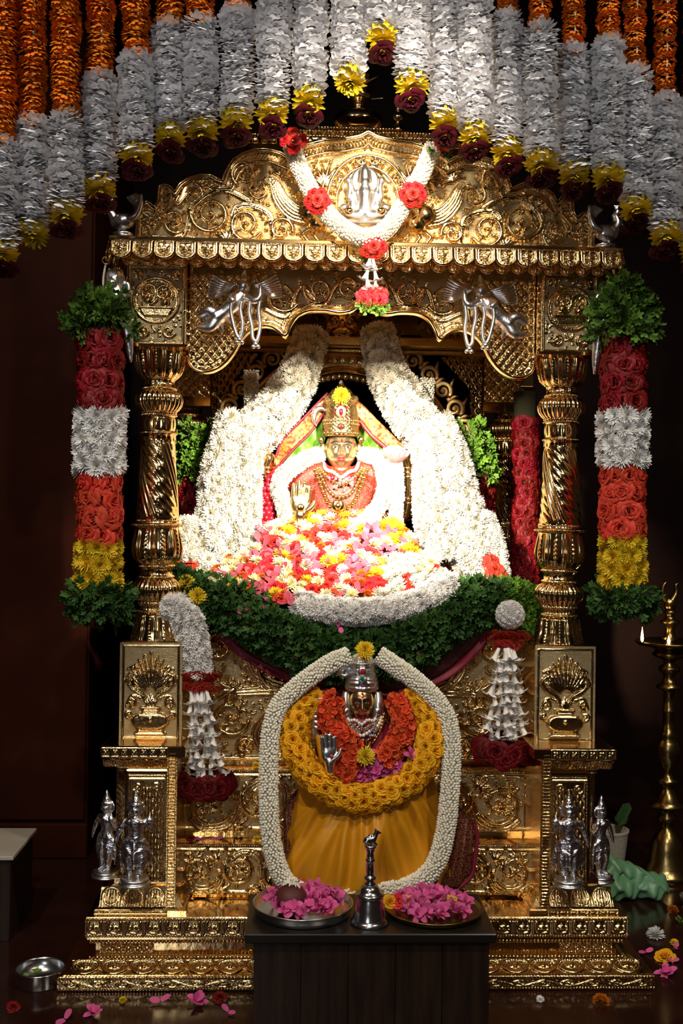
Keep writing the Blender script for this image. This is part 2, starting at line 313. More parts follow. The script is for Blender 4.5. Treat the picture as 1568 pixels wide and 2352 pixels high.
# ------------------------------------------------------------------ repousse: hammered height maps in picture units on a plane
class HF:
    def __init__(s, x0, x1, y0, y1, step=2.0):
        s.x = np.linspace(x0, x1, int((x1-x0)/step)+1); s.y = np.linspace(y0, y1, int((y1-y0)/step)+1)
        s.X, s.Y = np.meshgrid(s.x, s.y); s.H = np.zeros_like(s.X); s.dx = s.x[1]-s.x[0]; s.dy = s.y[1]-s.y[0]; s.rng = random.Random(3)
    def dab(s, x, y, r, h, rib=0, mode=0):
        i0 = max(0, int((x-r-s.x[0])/s.dx)); i1 = min(len(s.x), int((x+r-s.x[0])/s.dx)+2); j0 = max(0, int((y-r-s.y[0])/s.dy)); j1 = min(len(s.y), int((y+r-s.y[0])/s.dy)+2)
        if i0 >= i1 or j0 >= j1: return
        d2 = ((s.X[j0:j1, i0:i1]-x)**2+(s.Y[j0:j1, i0:i1]-y)**2)/(r*r)
        v = h*np.sqrt(np.clip(1-d2, 0, 1)); s.H[j0:j1, i0:i1] = np.maximum(s.H[j0:j1, i0:i1], v)
    def stroke(s, pts, r, h=None):
        p = np.asarray(pts, float); rr = np.ravel(r); rm = rr.max(); p = resample(p, max(1.2, 0.35*rm)); h = h or rm
        R = np.interp(np.linspace(0, 1, len(p)), np.linspace(0, 1, len(rr)), rr)
        for (x, y), q in zip(p, R): s.dab(x, y, max(q, 1.2), h*(q/rm)**0.7)
    def ribbed(s, pts, w, n=3, h=5.0):
        """a band of n parallel ridges"""
        p = resample(spline(pts, 8), 3); t = np.gradient(p, axis=0); t /= np.linalg.norm(t, axis=1)[:, None]+1e-9; nn = np.c_[-t[:, 1], t[:, 0]]
        u = np.linspace(0, 1, len(p)); W = np.interp(u, np.linspace(0, 1, len(np.ravel(w))), np.ravel(w))
        for k in range(n):
            o = (k-(n-1)/2)/n*2; s.stroke(p+nn*(o*W)[:, None], np.maximum(W/n*1.1, 1.3), h*(1-0.25*abs(o)))
    def beads(s, pts, gap, r, h):
        for x, y in resample(pts, gap): s.dab(x, y, r, h)
    def spiral(s, cx, cy, r, a0, turns=1.4, dr=1, w=5.0, h=6.0, leaves=True):
        n = 40; u = np.linspace(0, 1, n); a = a0+dr*u*turns*2*PI; R = r*(1-u)**0.85*0.92+r*0.08
        p = np.c_[cx+R*np.cos(a), cy+R*np.sin(a)]; s.stroke(p, (w, w*0.85, w*0.5), h); s.dab(cx, cy, w*1.15, h*1.15)
        if r > 18: s.beads(p[4:26]*0.93+np.array([cx, cy])*0.07, 5, 1.8, h*1.0)
        if leaves:
            for k in range(2, 24, 3):
                x, y = p[k]; b = a[k]+dr*0.95; L = r*(0.42-0.008*k)
                s.comma(x, y, b, L, dr, w*0.62, h*0.75)
        for k in range(4):
            b = a0+k*1.7; s.comma(cx+r*0.42*math.cos(b), cy+r*0.42*math.sin(b), b+dr*1.6, r*0.3, -dr, w*0.5, h*0.7)
    def comma(s, x, y, ang, L, curl=1, w=3.0, h=4.0):
        u = np.linspace(0, 1, 7); a = ang+curl*u*1.5; d = np.c_[np.cos(a), np.sin(a)]*L/6
        p = np.array([x, y])+np.vstack([[0, 0], np.cumsum(d[1:], 0)]); s.stroke(p, (w*0.8, w, w*0.55), h); s.dab(p[-1, 0], p[-1, 1], w*0.9, h)
    def frond(s, x, y, ang, L, n=7, spread=1.3, w=3.0, h=5.0):
        for k in range(n):
            q = (k-(n-1)/2)/((n-1)/2); s.comma(x, y, ang+q*spread*0.55, L*(1-0.35*abs(q)), q*0.8, w, h*(1-0.2*abs(q)))
    def fill(s, n, L=11, w=2.4, h=3.0, thr=0.8, inside=None):
        for _ in range(n):
            x = s.rng.uniform(s.x[0]+6, s.x[-1]-6); y = s.rng.uniform(s.y[0]+6, s.y[-1]-6)
            if inside is not None and not inside(x, y): continue
            i = int((x-s.x[0])/s.dx); j = int((y-s.y[0])/s.dy); k = 2
            if s.H[max(0, j-k):j+k+1, max(0, i-k):i+k+1].max() > thr: continue
            if s.rng.random() < 0.45: s.dab(x, y, w*1.3, h)
            else: s.comma(x, y, s.rng.uniform(0, 6.28), L*s.rng.uniform(0.7, 1.2), s.rng.choice((-1, 1))*1.2, w, h)
    def mirror(s): s.H = np.maximum(s.H, s.H[:, ::-1])
    def geo(s, Y, amp=1.0, mask=None, ground=0.25):
        H = s.H + ground*np.random.rand(*s.H.shape)*(s.H < 0.4)
        v = Pn(s.X, s.Y, np.full_like(s.X, Y)); v[..., 1] -= H*S(Y)*amp
        ny, nx = s.X.shape; f = gridf(ny, nx)[:, ::-1]
        if mask is not None:
            ok = mask(s.X, s.Y).ravel(); f = f[ok[f].all(1)]
        return v.reshape(-1, 3), [f]
def inpoly(poly):
    p = np.asarray(poly, float)
    def fn(X, Y):
        X = np.asarray(X, float); Y = np.asarray(Y, float); r = np.zeros(X.shape, bool); q = np.roll(p, 1, 0)
        for (x1, y1), (x2, y2) in zip(p, q):
            c = ((y1 > Y) != (y2 > Y)) & (X < (x2-x1)*(Y-y1)/((y2-y1) or 1e-9)+x1); r ^= c
        return r
    return fn
def wpoly(poly, Y):
    p = np.asarray(poly, float); w = Pn(p[:, 0], p[:, 1], np.full(len(p), Y)); return w[:, [0, 2]]
def wpath(poly, Y):
    p = np.asarray(poly, float)
    Yv = p[:, 2] if p.shape[1] == 3 else np.full(len(p), Y); return Pn(p[:, 0], p[:, 1], Yv)
NTH = ['first', 'second', 'third', 'fourth', 'fifth', 'sixth', 'seventh', 'eighth', 'ninth', 'tenth', 'eleventh', 'twelfth', 'thirteenth', 'fourteenth', 'fifteenth', 'sixteenth', 'seventeenth', 'eighteenth', 'nineteenth', 'twentieth', 'twenty-first', 'twenty-second']
# ------------------------------------------------------------------ the setting
def ZW(y, Y, x=830): return float(P(x, y, Y)[2])
def XW(x, Y, y=1176): return float(P(x, y, Y)[0])
def geoW(hf, cx, cy, X, Y, Z, s, amp=1.0, mask=None, ground=0.5):
    """lay a height map on a wall: map point (cx, cy) comes to (X, Y, Z), s metres per unit, standing out towards -Y"""
    H = hf.H + ground*np.random.rand(*hf.H.shape)*(hf.H < 0.4)
    v = np.stack([X+(hf.X-cx)*s, Y-H*s*amp, Z-(hf.Y-cy)*s], -1); ny, nx = hf.X.shape; f = gridf(ny, nx)[:, ::-1]
    if mask is not None:
        ok = mask(hf.X, hf.Y).ravel(); f = f[ok[f].all(1)]
    return v.reshape(-1, 3), [f]
def relief(name, hf, args, parent, mat='gold_relief', ground=0.22, mask=None, amp=1.0, M=None, cut=0.5):
    """a hammered panel: polished ornament standing on a stippled ground"""
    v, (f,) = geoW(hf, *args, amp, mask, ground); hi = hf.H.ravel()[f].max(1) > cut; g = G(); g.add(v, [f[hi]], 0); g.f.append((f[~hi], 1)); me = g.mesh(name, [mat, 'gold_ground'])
    return me if parent is False else put(name, me, parent, M)
struct('floor', g1(cbox(-4.5, 4.5, -7.5, 2.2, -0.08, 0.0, 0.001)), 'floor')
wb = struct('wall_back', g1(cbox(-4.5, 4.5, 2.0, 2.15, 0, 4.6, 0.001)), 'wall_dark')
# dark red-brown panelled wall standing left of the shrine, with its panels and skirting
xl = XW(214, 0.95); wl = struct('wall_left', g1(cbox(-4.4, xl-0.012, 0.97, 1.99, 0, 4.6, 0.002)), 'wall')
for k in range(4):
    a = xl-0.02-k*0.75
    p = part('panel', g1(cbox(a-0.735, a, 0.95, 0.975, 0.16, 4.5, 0.006)), 'wall', wl, False)
bb = struct('baseboard_left', g1(cbox(-4.4, xl-0.005, 0.935, 0.969, 0, 0.15, 0.006)), 'wall')
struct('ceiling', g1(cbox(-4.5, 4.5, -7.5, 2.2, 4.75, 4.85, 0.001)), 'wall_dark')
# ------------------------------------------------------------------ the golden shrine
shrine = thing('golden_shrine', 'large golden pillared shrine with embossed canopy standing on a stepped plinth', 'shrine', (0, 0.4, 0))
CZ = lambda y: y + 11 - (y-800)/670*5
# --- plinth
def half(xl_, xr_, Y, y): return (float(P(xr_, y, Y)[0]) - float(P(xl_, y, Y)[0]))/2
hA = half(205, 1452, -0.28, 2107); hB = half(228, 1430, -0.25, 2170); YDp = -0.34; hD = half(142, 1515, YDp, 2260)
zA1 = ZW(2107, -0.28); zA0 = ZW(2152, -0.28); zB0 = ZW(2200, -0.26); zD1 = ZW(2243, YDp); BACK = 1.25
pl = part('plinth', g1(moulding(rect(-hD, hD, YDp, BACK+0.14), [(-0.01, 0.0), (0, 0.004), (0, zD1-0.004), (-0.004, zD1), (-0.05, zD1+0.002)]),
    moulding(rect(-hD+0.075, hD-0.075, -0.27, BACK), [(0.060, zD1), (0.060, zD1+0.003), (0.042, zD1+0.004), (0.018, zD1+0.010), (-0.004, zB0-0.008), (-0.014, zB0)]),
    moulding(rect(-hA, hA, -0.28, BACK), [(-0.012, zB0-0.006), (-0.012, zB0+0.004), (-0.03, zB0+0.006), (-0.03, zA0-0.030), (-0.018, zA0-0.026), (-0.018, zA0-0.012), (-0.006, zA0-0.010), (-0.006, zA0), (0, zA0+0.004), (0, zA1-0.005), (-0.004, zA1)])), 'gold', shrine, False)
def bead_row(name, x0, x1, Y, z, r, parent, mat='gold_relief', gap=1.9):
    n = int((x1-x0)/(r*gap)); M = [Matrix.Translation((x0+(i+0.5)*(x1-x0)/n, Y, z)) for i in range(n)]
    o = part(name, replicate(ball((0, 0, 0), (r, r, r*1.15), 6, 4), M), mat, parent); o['kind'] = 'stuff'; return o
bead_row('bead_row', -hD, hD, YDp, zD1-0.003, 0.0055, pl)
bead_row('bead_row', -hD, hD, YDp, 0.008, 0.005, pl)
bead_row('bead_row', -hA+0.01, hA-0.01, -0.270, zB0+0.006, 0.006, pl)
bead_row('bead_row', -hA+0.01, hA-0.01, -0.266, zA0-0.019, 0.006, pl)
bead_row('bead_row', -hA, hA, -0.282, zA1-0.006, 0.0055, pl)
bead_row('bead_row', -hA, hA, -0.282, zA0+0.004, 0.0045, pl)
# scrolling vine on the lowest course
def vine(hf, x0, x1, yc, amp, n, w=4.0, h=5.0, leaves=True):
    L = (x1-x0)/n; u = np.linspace(x0, x1, n*16); hf.stroke(np.c_[u, yc+amp*np.sin((u-x0)/L*PI)], w*0.8, h*0.9)
    for k in range(n):
        sg = 1 if k % 2 == 0 else -1; cx = x0+(k+0.5)*L
        hf.spiral(cx, yc-sg*amp*0.12, L*0.34, -PI/2*sg+PI, 1.5, sg, w, h, leaves)
hf = HF(0, 700, 0, 46, 2.2); vine(hf, 4, 696, 23, 13, 12, 2.6, 4.2); hf.fill(500, 7, 1.8, 2.8)
for sx in (-1, 1):
    v, f = geoW(hf, 0, 46, 0, YDp-0.0015, 0.012, hD/700.0, 1.2); v[:, 0] *= sx
    v[:, 2] = 0.012+(v[:, 2]-0.012)*((zD1-0.02)/(46*hD/700.0)); part('scroll_band', g1((v, f)), 'gold_relief', pl)
# lotus petals on the sloping course
def petal_relief(w, h, n=9):
    hf = HF(-w/2, w/2, 0, h, 1.8)
    for r_, q in ((0.47, 4.5), (0.36, 3.0)):
        a = np.linspace(-PI*0.5, PI*1.5, 40); X = w*r_*np.cos(a); Yy = h*0.42+h*r_*1.05*np.sin(a)*np.where(np.sin(a) > 0, 1.05, 0.95); hf.stroke(np.c_[X, Yy], q*w/75, q*w/75)
    for k in range(-3, 4): hf.stroke([(k*w*0.09, h*0.12), (k*w*0.055, h*0.62)], (2.4*w/75, 1.5), 3.4*w/75)
    hf.dab(0, h*0.5, w*0.1, 5*w/75); return hf
npet = 20; hPt = hD-0.035; pw = 2*hPt/npet; s_ = pw/75
hf = petal_relief(75, 46); t = hf.Y.ravel()/46; Hh = hf.H.ravel()*s_*1.5
v = np.stack([hf.X.ravel()*s_, -0.282-0.050*t**1.4-0.75*Hh, (zB0+0.004)+(zD1+0.006-zB0-0.004)*t+0.55*Hh], -1)
pm = g1((v, [gridf(*hf.X.shape)[:, ::-1]])).mesh('lotus_petal', 'gold_relief')
for k in range(npet): put('lotus_petal', pm, pl, Matrix.Translation((-hPt+(k+0.5)*pw, 0, 0)))
# niches on the top course
nn = 28; nw = 2*hA/nn; hf = HF(-24, 24, 0, 48, 2.0)
a = np.linspace(0, PI, 20); hf.stroke(np.c_[15*np.cos(a), 27+14*np.sin(a)], 2.4, 4); hf.stroke([(-15, 4), (-15, 27)], 2.4, 4); hf.stroke([(15, 4), (15, 27)], 2.4, 4)
hf.dab(0, 22, 9, 5); hf.frond(0, 30, -PI/2, 20, 5, 1.6, 2.2, 5); hf.stroke([(-22, 3), (-22, 45)], 1.9, 4); hf.stroke([(22, 3), (22, 45)], 1.9, 4); hf.stroke([(-24, 46), (24, 46)], 2, 2)
v, f = geoW(hf, 0, 0, 0, -0.2815, zA1-0.010, nw/48, 1.2); v[:, 2] = zA1-0.010-(zA1-0.010-v[:, 2])*((zA1-zA0-0.016)/(48*nw/48)); nm = g1((v, f)).mesh('niche', 'gold_relief')
for k in range(nn): put('niche', nm, pl, Matrix.Translation((-hA+(k+0.5)*nw, 0, 0)))
# diamond lattice on the recessed course, both ends
hl = HF(0, 150, 0, 26, 2.0); hl.H = 4*np.abs(np.sin((hl.X+hl.Y)*PI/13))*np.abs(np.sin((hl.X-hl.Y)*PI/13))
zr0, zr1 = zB0+0.014, zA0-0.032
for sx in (-1, 1):
    v, f = geoW(hl, 150, 26, hA-0.045, -0.2515, zr0, (zr1-zr0)/26, 1.0); v[:, 0] *= sx; part('lattice_band', g1((v, f)), 'gold_relief', pl, False)
# --- seat of the throne: panel and two steps
YP, YM, YL = 0.14, 0.02, -0.10
zS = ZW(1446, YP); hS = half(424, 1212, YP, 1600); zP0 = ZW(1752, YP); zM1 = ZW(1772, YM); zM0 = ZW(1915, YM); zL1 = ZW(1942, YL)
hM = half(413, 1222, YM, 1860); hL = half(399, 1237, YL, 2030)
cS = (XW(424, YP, 1600)+XW(1212, YP, 1600))/2
seat = part('throne_seat', g1(cbox(-hS, hS, YP+0.004, 1.1, zL1, zS, 0.006)), 'gold', shrine, False)
stM = part('middle_step', g1(cbox(-hM, hM, YM+0.004, 0.5, zL1-0.05, zM1, 0.008)), 'gold', shrine, False)
stL = part('lower_step', g1(cbox(-hL, hL, YL+0.004, 0.5, zA1-0.002, zL1, 0.008)), 'gold', shrine, False)
# acanthus panel (left half drawn, then mirrored); map units are picture units, centre x = 400
hf = HF(0, 800, 0, 306, 2.0)
R = hf.ribbed
R([(380, 150), (300, 150), (230, 140), (170, 110), (140, 50), (110, 20)], (24, 22, 16, 10), 5, 11)
R([(300, 150), (240, 170), (190, 215), (175, 250), (200, 285), (260, 296), (330, 292)], (18, 16, 13, 9), 4, 11)
R([(330, 140), (280, 110), (240, 60), (230, 10)], (18, 13, 8), 4, 10)
R([(230, 140), (160, 145), (90, 150), (50, 150)], (14, 10, 5), 3, 9)
hf.spiral(85, 42, 40, 0.4, 1.6, -1, 9, 12); hf.spiral(205, 92, 32, 2.2, 1.5, 1, 7, 10); hf.spiral(246, 230, 52, 1.2, 1.6, -1, 9, 12); hf.spiral(300, 200, 26, 4, 1.4, 1, 6, 9)
hf.spiral(110, 205, 44, 0.2, 1.5, 1, 8, 11); hf.spiral(52, 258, 32, 5, 1.5, -1, 7, 10); hf.spiral(52, 118, 30, 1.5, 1.4, 1, 7, 10); hf.spiral(330, 70, 40, 3.3, 1.5, 1, 8, 11)
hf.spiral(150, 272, 24, 2, 1.4, 1, 6, 9); hf.frond(330, 250, -2.2, 62, 7, 1.4, 6, 9); hf.frond(120, 140, 2.6, 56, 7, 1.5, 5, 9); hf.frond(150, 60, -2.0, 50, 6, 1.3, 5, 9); hf.frond(395, 120, -1.57, 95, 11, 2.0, 7, 11)
hf.fill(330, 15, 3.4, 6); hf.mirror(); hf.stroke([(0, 300), (800, 300)], 6, 6); hf.stroke([(4, 0), (4, 306)], 5, 6); hf.stroke([(796, 0), (796, 306)], 5, 6)
sP = 2*hS/800; relief('acanthus_panel', hf, (400, 0, 0, YP, zS, sP), seat, amp=1.25)
def step_relief(n, hgt, seed):
    hf = HF(0, 800, 0, hgt, 2.0); hf.rng = random.Random(seed); q = hgt/165
    hf.spiral(84*q, 84*q, 66*q, 0.5, 1.45, 1, 9*q, 13*q); hf.spiral(222*q, 74*q, 56*q, 3.4, 1.45, -1, 9*q, 13*q); hf.spiral(345*q, 88*q, 52*q, 0.4, 1.5, 1, 8*q, 12*q)
    hf.ribbed([(30*q, 130*q), (70*q, 154*q), (140*q, 138*q), (176*q, 60*q), (230*q, 18*q), (290*q, 40*q), (300*q, 120*q), (350*q, 145*q)], (12*q, 12*q, 10*q), 3, 11*q)
    hf.frond(150*q, 44*q, 3.6, 44*q, 6, 1.4, 5*q, 9*q); hf.frond(270*q, 136*q, 0.6, 48*q, 7, 1.4, 5*q, 9*q); hf.frond(150*q, 148*q, 0.2, 46*q, 5, 1.0, 5*q, 8*q); hf.frond(84*q, 84*q, 2.4, 40*q, 6, 1.6, 5*q, 10*q); hf.frond(222*q, 74*q, 0.4, 34*q, 6, 1.6, 5*q, 10*q)
    hf.fill(170, 15, 3.4, 6); hf.mirror()
    for d in (6,): hf.stroke([(d, d), (800-d, d), (800-d, hgt-d), (d, hgt-d), (d, d)], 2.5, 3)
    return hf
hM_px = (zM1-zM0)/(2*hM/800); hf = step_relief(2, hM_px-8, 5); relief('scroll_panel', hf, (400, 0, 0, YM, zM1-0.006, 2*hM/800*0.985), stM, amp=1.25)
hL_px = (zL1-zA1)/(2*hL/800); hf = step_relief(2, hL_px-8, 9); relief('scroll_panel', hf, (400, 0, 0, YL, zL1-0.006, 2*hL/800*0.985), stL, amp=1.25)
bead_row('bead_row', -hM, hM, YM, zM1-0.002, 0.004, stM); bead_row('bead_row', -hL, hL, YL, zL1-0.002, 0.004, stL)
# --- pedestals under the front pillars
COLX = half(360, 1284, 0.0, 1140); zU1 = ZW(1477, -0.1); zU0 = ZW(1706, -0.1); zC1 = ZW(1714, -0.22)
xi = half(405, 1237, -0.22, 1720); xo = half(228, 1407, -0.22, 1720)
def ZL(y): return ZW(y+4, -0.22)
bw = 0.104
hv = HF(-70, 70, 0, 230, 1.8)      # vase with palmette
hv.stroke([(-62, 8), (62, 8), (62, 222), (-62, 222), (-62, 8)], 2, 2.5)
for k in range(-6, 7):
    a = -PI/2+k*0.165; L = 92-abs(k)*6.5; hv.stroke([(0.16*L*math.cos(a)*1.6, 116+0.16*L*math.sin(a)), (0.5*L*math.cos(a)*1.25, 116+0.5*L*math.sin(a)), (L*math.cos(a), 116+L*math.sin(a))], (2.5, 4.6, 3.0), 8)
for sx in (-1, 1):
    hv.spiral(sx*36, 88, 18, 0.3 if sx > 0 else PI-0.3, 1.5, -sx, 4.5, 7, False); hv.spiral(sx*44, 140, 12, PI/2, 1.3, sx, 3.5, 6, False); hv.spiral(sx*48, 168, 9, PI/2, 1.2, -sx, 3.2, 5, False)
    hv.ribbed([(sx*4, 150), (sx*18, 122), (sx*40, 108), (sx*52, 90), (sx*46, 72)], (4, 4, 3), 2, 6); hv.ribbed([(sx*20, 130), (sx*42, 126), (sx*54, 150)], (3, 3), 2, 5); hv.comma(sx*30, 60, -PI/2+sx*0.8, 22, sx, 3, 5)
for k in range(-3, 4): hv.stroke([(0, 150), (k*5, 122+abs(k)*4)], (2.2, 2.8, 1.6), 7)
hv.stroke([(-20, 152), (20, 152)], 3.5, 9); hv.stroke([(-15, 160), (15, 160)], 4.5, 8); hv.stroke([(-24, 166), (24, 166)], 3, 9)
for yy in np.linspace(170, 198, 12):
    ww = 36*math.sqrt(max(0.05, 1-((yy-183)/17)**2)); hv.stroke([(-ww, yy), (ww, yy)], 7, 11)
hv.dab(0, 178, 9, 14); hv.stroke([(-26, 205), (26, 205)], 5, 8); hv.stroke([(-32, 213), (32, 213)], 4, 9)
vase_me = relief('vase_relief', hv, (0, 0, 0, 0, 0, 2*bw/140), False)
hn = HF(-70, 70, 0, 330, 2.0)      # lattice ground of the statue niche
hn.H = 5*(np.abs(np.sin((hn.X+hn.Y*0.62)*PI/22))*np.abs(np.sin((hn.X-hn.Y*0.62)*PI/22))); hn.H[:, np.abs(hn.x) > 55] = 0; hn.H[:22] = 0
for sx in (-1, 1):
    hn.stroke([(sx*58, 22), (sx*58, 330)], 3, 5); hn.beads([(sx*65, 10), (sx*65, 330)], 5, 2.4, 5); hn.spiral(sx*34, 42, 16, 0.5, 1.3, sx, 3.5, 7)
hn.stroke([(-64, 16), (64, 16)], 4, 6); hn.beads([(-64, 7), (64, 7)], 5, 2.4, 4)
lat_me = g1(geoW(hn, 0, 0, 0, 0, 0, 0.001, 1.0)).mesh('niche_lattice', 'gold_relief')
hc = HF(-100, 100, 0, 30, 2.0)     # rosette squares
for k in range(-3, 4):
    hc.stroke([(k*28-13, 3), (k*28+13, 3), (k*28+13, 27), (k*28-13, 27), (k*28-13, 3)], 1.6, 2.6); hc.dab(k*28, 15, 3, 5)
    for q in range(4): hc.dab(k*28+6*math.cos(q*PI/2+0.78), 15+6*math.sin(q*PI/2+0.78), 3.6, 4)
band_me = g1(geoW(hc, 0, 0, 0, 0, 0, 0.001, 1.0)).mesh('rosette_band', 'gold_relief')
hp = HF(-36, 36, 0, 46, 2.0)       # leaf of the cavetto
for k in range(-3, 4): hp.stroke([(k*9, 44), (k*10, 20), (k*6, 6)], (3, 4.2, 2.5), 6)
a = np.linspace(0, 2*PI, 30); hp.stroke(np.c_[27*np.cos(a), 22+19*np.sin(a)], 3, 6); hp.dab(0, 22, 7, 8)
gU = g1(cbox(COLX-bw, COLX+bw, -bw, bw, zU0-0.004, zU1, 0.006), cbox(COLX-bw-0.008, COLX+bw+0.008, -bw-0.008, bw+0.008, zU0-0.012, zU0+0.004, 0.003))
mU = gU.mesh('upper_block', 'gold_smooth', False)
xd0, xd1 = xi+0.036, xo-0.052; yF = -0.205
die = [(xi+0.005, yF+0.02), (xd0, yF+0.02), (xd0, yF), (xd1-0.03, yF), (xo-0.028, yF+0.13), (xo-0.028, 0.12), (xi+0.005, 0.12)]
zd1, zd0 = ZL(1772), ZL(2022)
mD = g1(moulding(die, [(0, zd0), (0, zd1)])).mesh('die', 'gold', False)
cap = rect(xi+0.03, xo-0.055, -0.185, 0.13)
mC = g1(moulding(cap, [(0, zd1-0.006), (0.006, zd1), (0.006, zd1+0.006), (0.012, zd1+0.02), (0.03, zd1+0.042), (0.045, ZL(1737)), (0.055, ZL(1735)), (0.055, zC1-0.004), (0.05, zC1)])).mesh('capital', 'gold', False)
z5, z6, z7 = ZL(2034), ZL(2077), zA1
mB = g1(moulding(cap, [(0.066, z7), (0.066, z6-0.004), (0.062, z6), (0.055, z6+0.004), (0.036, z6+0.03), (0.02, z5), (0.012, z5+0.004), (0.012, zd0+0.004), (0.004, zd0+0.01)])).mesh('base_moulding', 'gold', False)
strip = g1(cbox(xi, xi+0.034, -0.235, 0.0, zA1, zC1-0.01, 0.003))
n = 46; replicate(cbox(-0.013, 0.013, -0.005, 0.005, -0.004, 0.004, 0.003), [Matrix.Translation((xi+0.017, -0.236, zA1+0.012+(zC1-zA1-0.03)*(k+0.5)/n)) for k in range(n)], 0, strip)
for dx in (0.003, 0.031): replicate(ball((0, 0, 0), 0.0032, 6, 4), [Matrix.Translation((xi+dx, -0.236, zA1+0.006+(zC1-zA1-0.02)*(k+0.5)/90)) for k in range(90)], 0, strip)
mS = strip.mesh('beaded_strip', 'gold_relief', False)
leafs = []
for zz0, zz1, y0, y1, yo in ((zd1+0.012, ZL(1740), -0.197, -0.232, 1), (z5-0.002, z6+0.006, -0.205, -0.243, -1)):
    v = np.stack([hp.X*0.00098, -hp.H*0.0011, -hp.Y*0.001], -1).reshape(-1, 3); t = hp.Y.ravel()/46
    if yo > 0: v[:, 1] += y1+(y0-y1)*t**0.6; v[:, 2] = zz1+(zz0-zz1)*t
    else: v[:, 1] += y0+(y1-y0)*t**1.5; v[:, 2] = zz0+(zz1-zz0)*t
    me_ = g1((v, [gridf(*hp.X.shape)[:, ::-1]])).mesh('leaf_moulding', 'gold_relief')
    for k in range(3): leafs.append((me_, (xi+0.04+xo)/2-0.005+(k-1)*0.070))
for sx in (-1, 1):
    pd = put('pedestal', mD, shrine, Matrix.Diagonal((sx, 1, 1, 1)))       # built on the right-hand side, the left one is its mirror image
    def pp(nm, me, M=None):
        o = bpy.data.objects.new(nm, me); COL.objects.link(o); o.parent = pd
        if M is not None: o.matrix_basis = M
        return o
    ub = pp('upper_block', mU); o = pp('vase_relief', vase_me, Matrix.Translation((COLX, -bw-0.001, zU1-0.004)) @ Matrix.Diagonal((1, 1, (zU1-zU0-0.008)/(230*2*bw/140), 1)))
    pp('capital', mC); pp('base_moulding', mB); pp('beaded_strip', mS); [pp('leaf_moulding', m_, Matrix.Translation((x_, 0, 0))) for m_, x_ in leafs]
    wd = (xd1-0.03-xd0); pp('niche_lattice', lat_me, Matrix.Translation(((xd0+xd1-0.03)/2, yF-0.001, zd1-0.008)) @ Matrix.Diagonal((wd/0.142, 0.9, (zd1-zd0-0.004)/0.33, 1)))
    vx, vy = xo-0.028-(xd1-0.03), 0.13; ln = math.hypot(vx, vy); ang = math.atan2(vy, vx)
    pp('niche_lattice', lat_me, Matrix.Translation(((xd1-0.03+xo-0.028)/2+0.001, yF+0.065-0.001, zd1-0.008)) @ Matrix.Rotation(ang, 4, 'Z') @ Matrix.Diagonal((ln/0.142, 0.9, (zd1-zd0-0.004)/0.33, 1)))
    wc = xo-xi-0.03; xm = (xi+0.03+xo)/2
    pp('rosette_band', band_me, Matrix.Translation((xm, -0.241, zC1-0.003)) @ Matrix.Diagonal((wc/0.2, 1, (zC1-ZL(1735)-0.002)/0.03, 1)))
    pp('rosette_band', band_me, Matrix.Translation((xm+0.003, -0.252, z6-0.003)) @ Matrix.Diagonal((wc/0.2*1.08, 1, (z6-z7-0.004)/0.03, 1)))
# --- pillars
sC = S(0.0)
def prof(lst): return [(r*sC, ZW(CZ(y), 0.0)) for r, y in lst[::-1]]
def flute(n, a, lo=0.0): return lambda T, r, z: r*(1+a*(np.abs(np.cos(n*T/2))-0.55))
zt0, zt1 = ZW(CZ(1188), 0), ZW(CZ(1012), 0)
def twist(T, r, z):
    q = (z-zt0)/(zt1-zt0); ph = (3*T+q*4.6) % (2*PI)/(2*PI)          # three broad scrolled bands between rope ridges
    rope = np.where(ph < 0.36, np.abs(np.sin(ph/0.36*3*PI)), 0); band = np.where(ph >= 0.36, 0.55+0.45*np.sin((ph-0.36)/0.64*4*PI)*np.sin(q*46+T*6), 0)
    edge = np.clip(np.minimum(q, 1-q)*22, 0, 1); return r*(1+0.085*(rope+0.8*band-0.5)*edge)
def petals(n, a, z0, z1):
    def fn(T, r, z):
        q = np.clip((z-z0)/(z1-z0), 0, 1); ph = np.abs(((n*T/(2*PI)) % 1)-0.5)*2
        rim = np.exp(-((ph-0.86)/0.10)**2); mid = np.exp(-(ph/0.16)**2)*np.abs(np.sin(q*26)); return r*(1+a*(rim+0.7*mid+0.5*np.cos(ph*PI/2)-0.3)*np.sin(np.clip(q, 0.03, 0.97)*PI)**0.5)
    return fn
yl = lambda y: ZW(CZ(y), 0)
def smooth_prof(lst, n=6): return [tuple(q) for q in spline(np.array(lst, float), n)]
cm = {}
cm['shaft'] = lathe(prof([(38, 1010)]+[(38+(y-1012)/176*9, y) for y in np.linspace(1012, 1188, 70)]+[(46, 1190)]), 180, twist)
cm['capital'] = lathe(prof([(57, 795), (60, 800), (60, 806)]+smooth_prof([(57, 808), (54, 822), (51, 840), (47, 858), (40, 868), (35, 872)])+[(34, 876), (34, 888), (38, 889), (38, 895), (35, 896)]), 240, petals(10, 0.15, yl(868), yl(806)))
cm['upper_bulb'] = lathe(prof([(37, 896), (42, 898)]+smooth_prof([(45, 900), (51, 908), (53, 918), (51, 930), (45, 940)])+[(39, 945), (39, 950), (37, 951)]), 208, flute(26, 0.09))
cm['drum'] = lathe(prof([(40, 951), (40, 956), (36, 957)]+[(37, y) for y in np.linspace(958, 988, 14)]+[(36, 989), (41, 991), (41, 997), (38, 998), (38, 1010)]), 168, lambda T, r, z: r*(1+0.06*np.abs(np.sin(7*T))*(np.abs(np.sin((z-yl(990))/(yl(957)-yl(990))*PI)))))
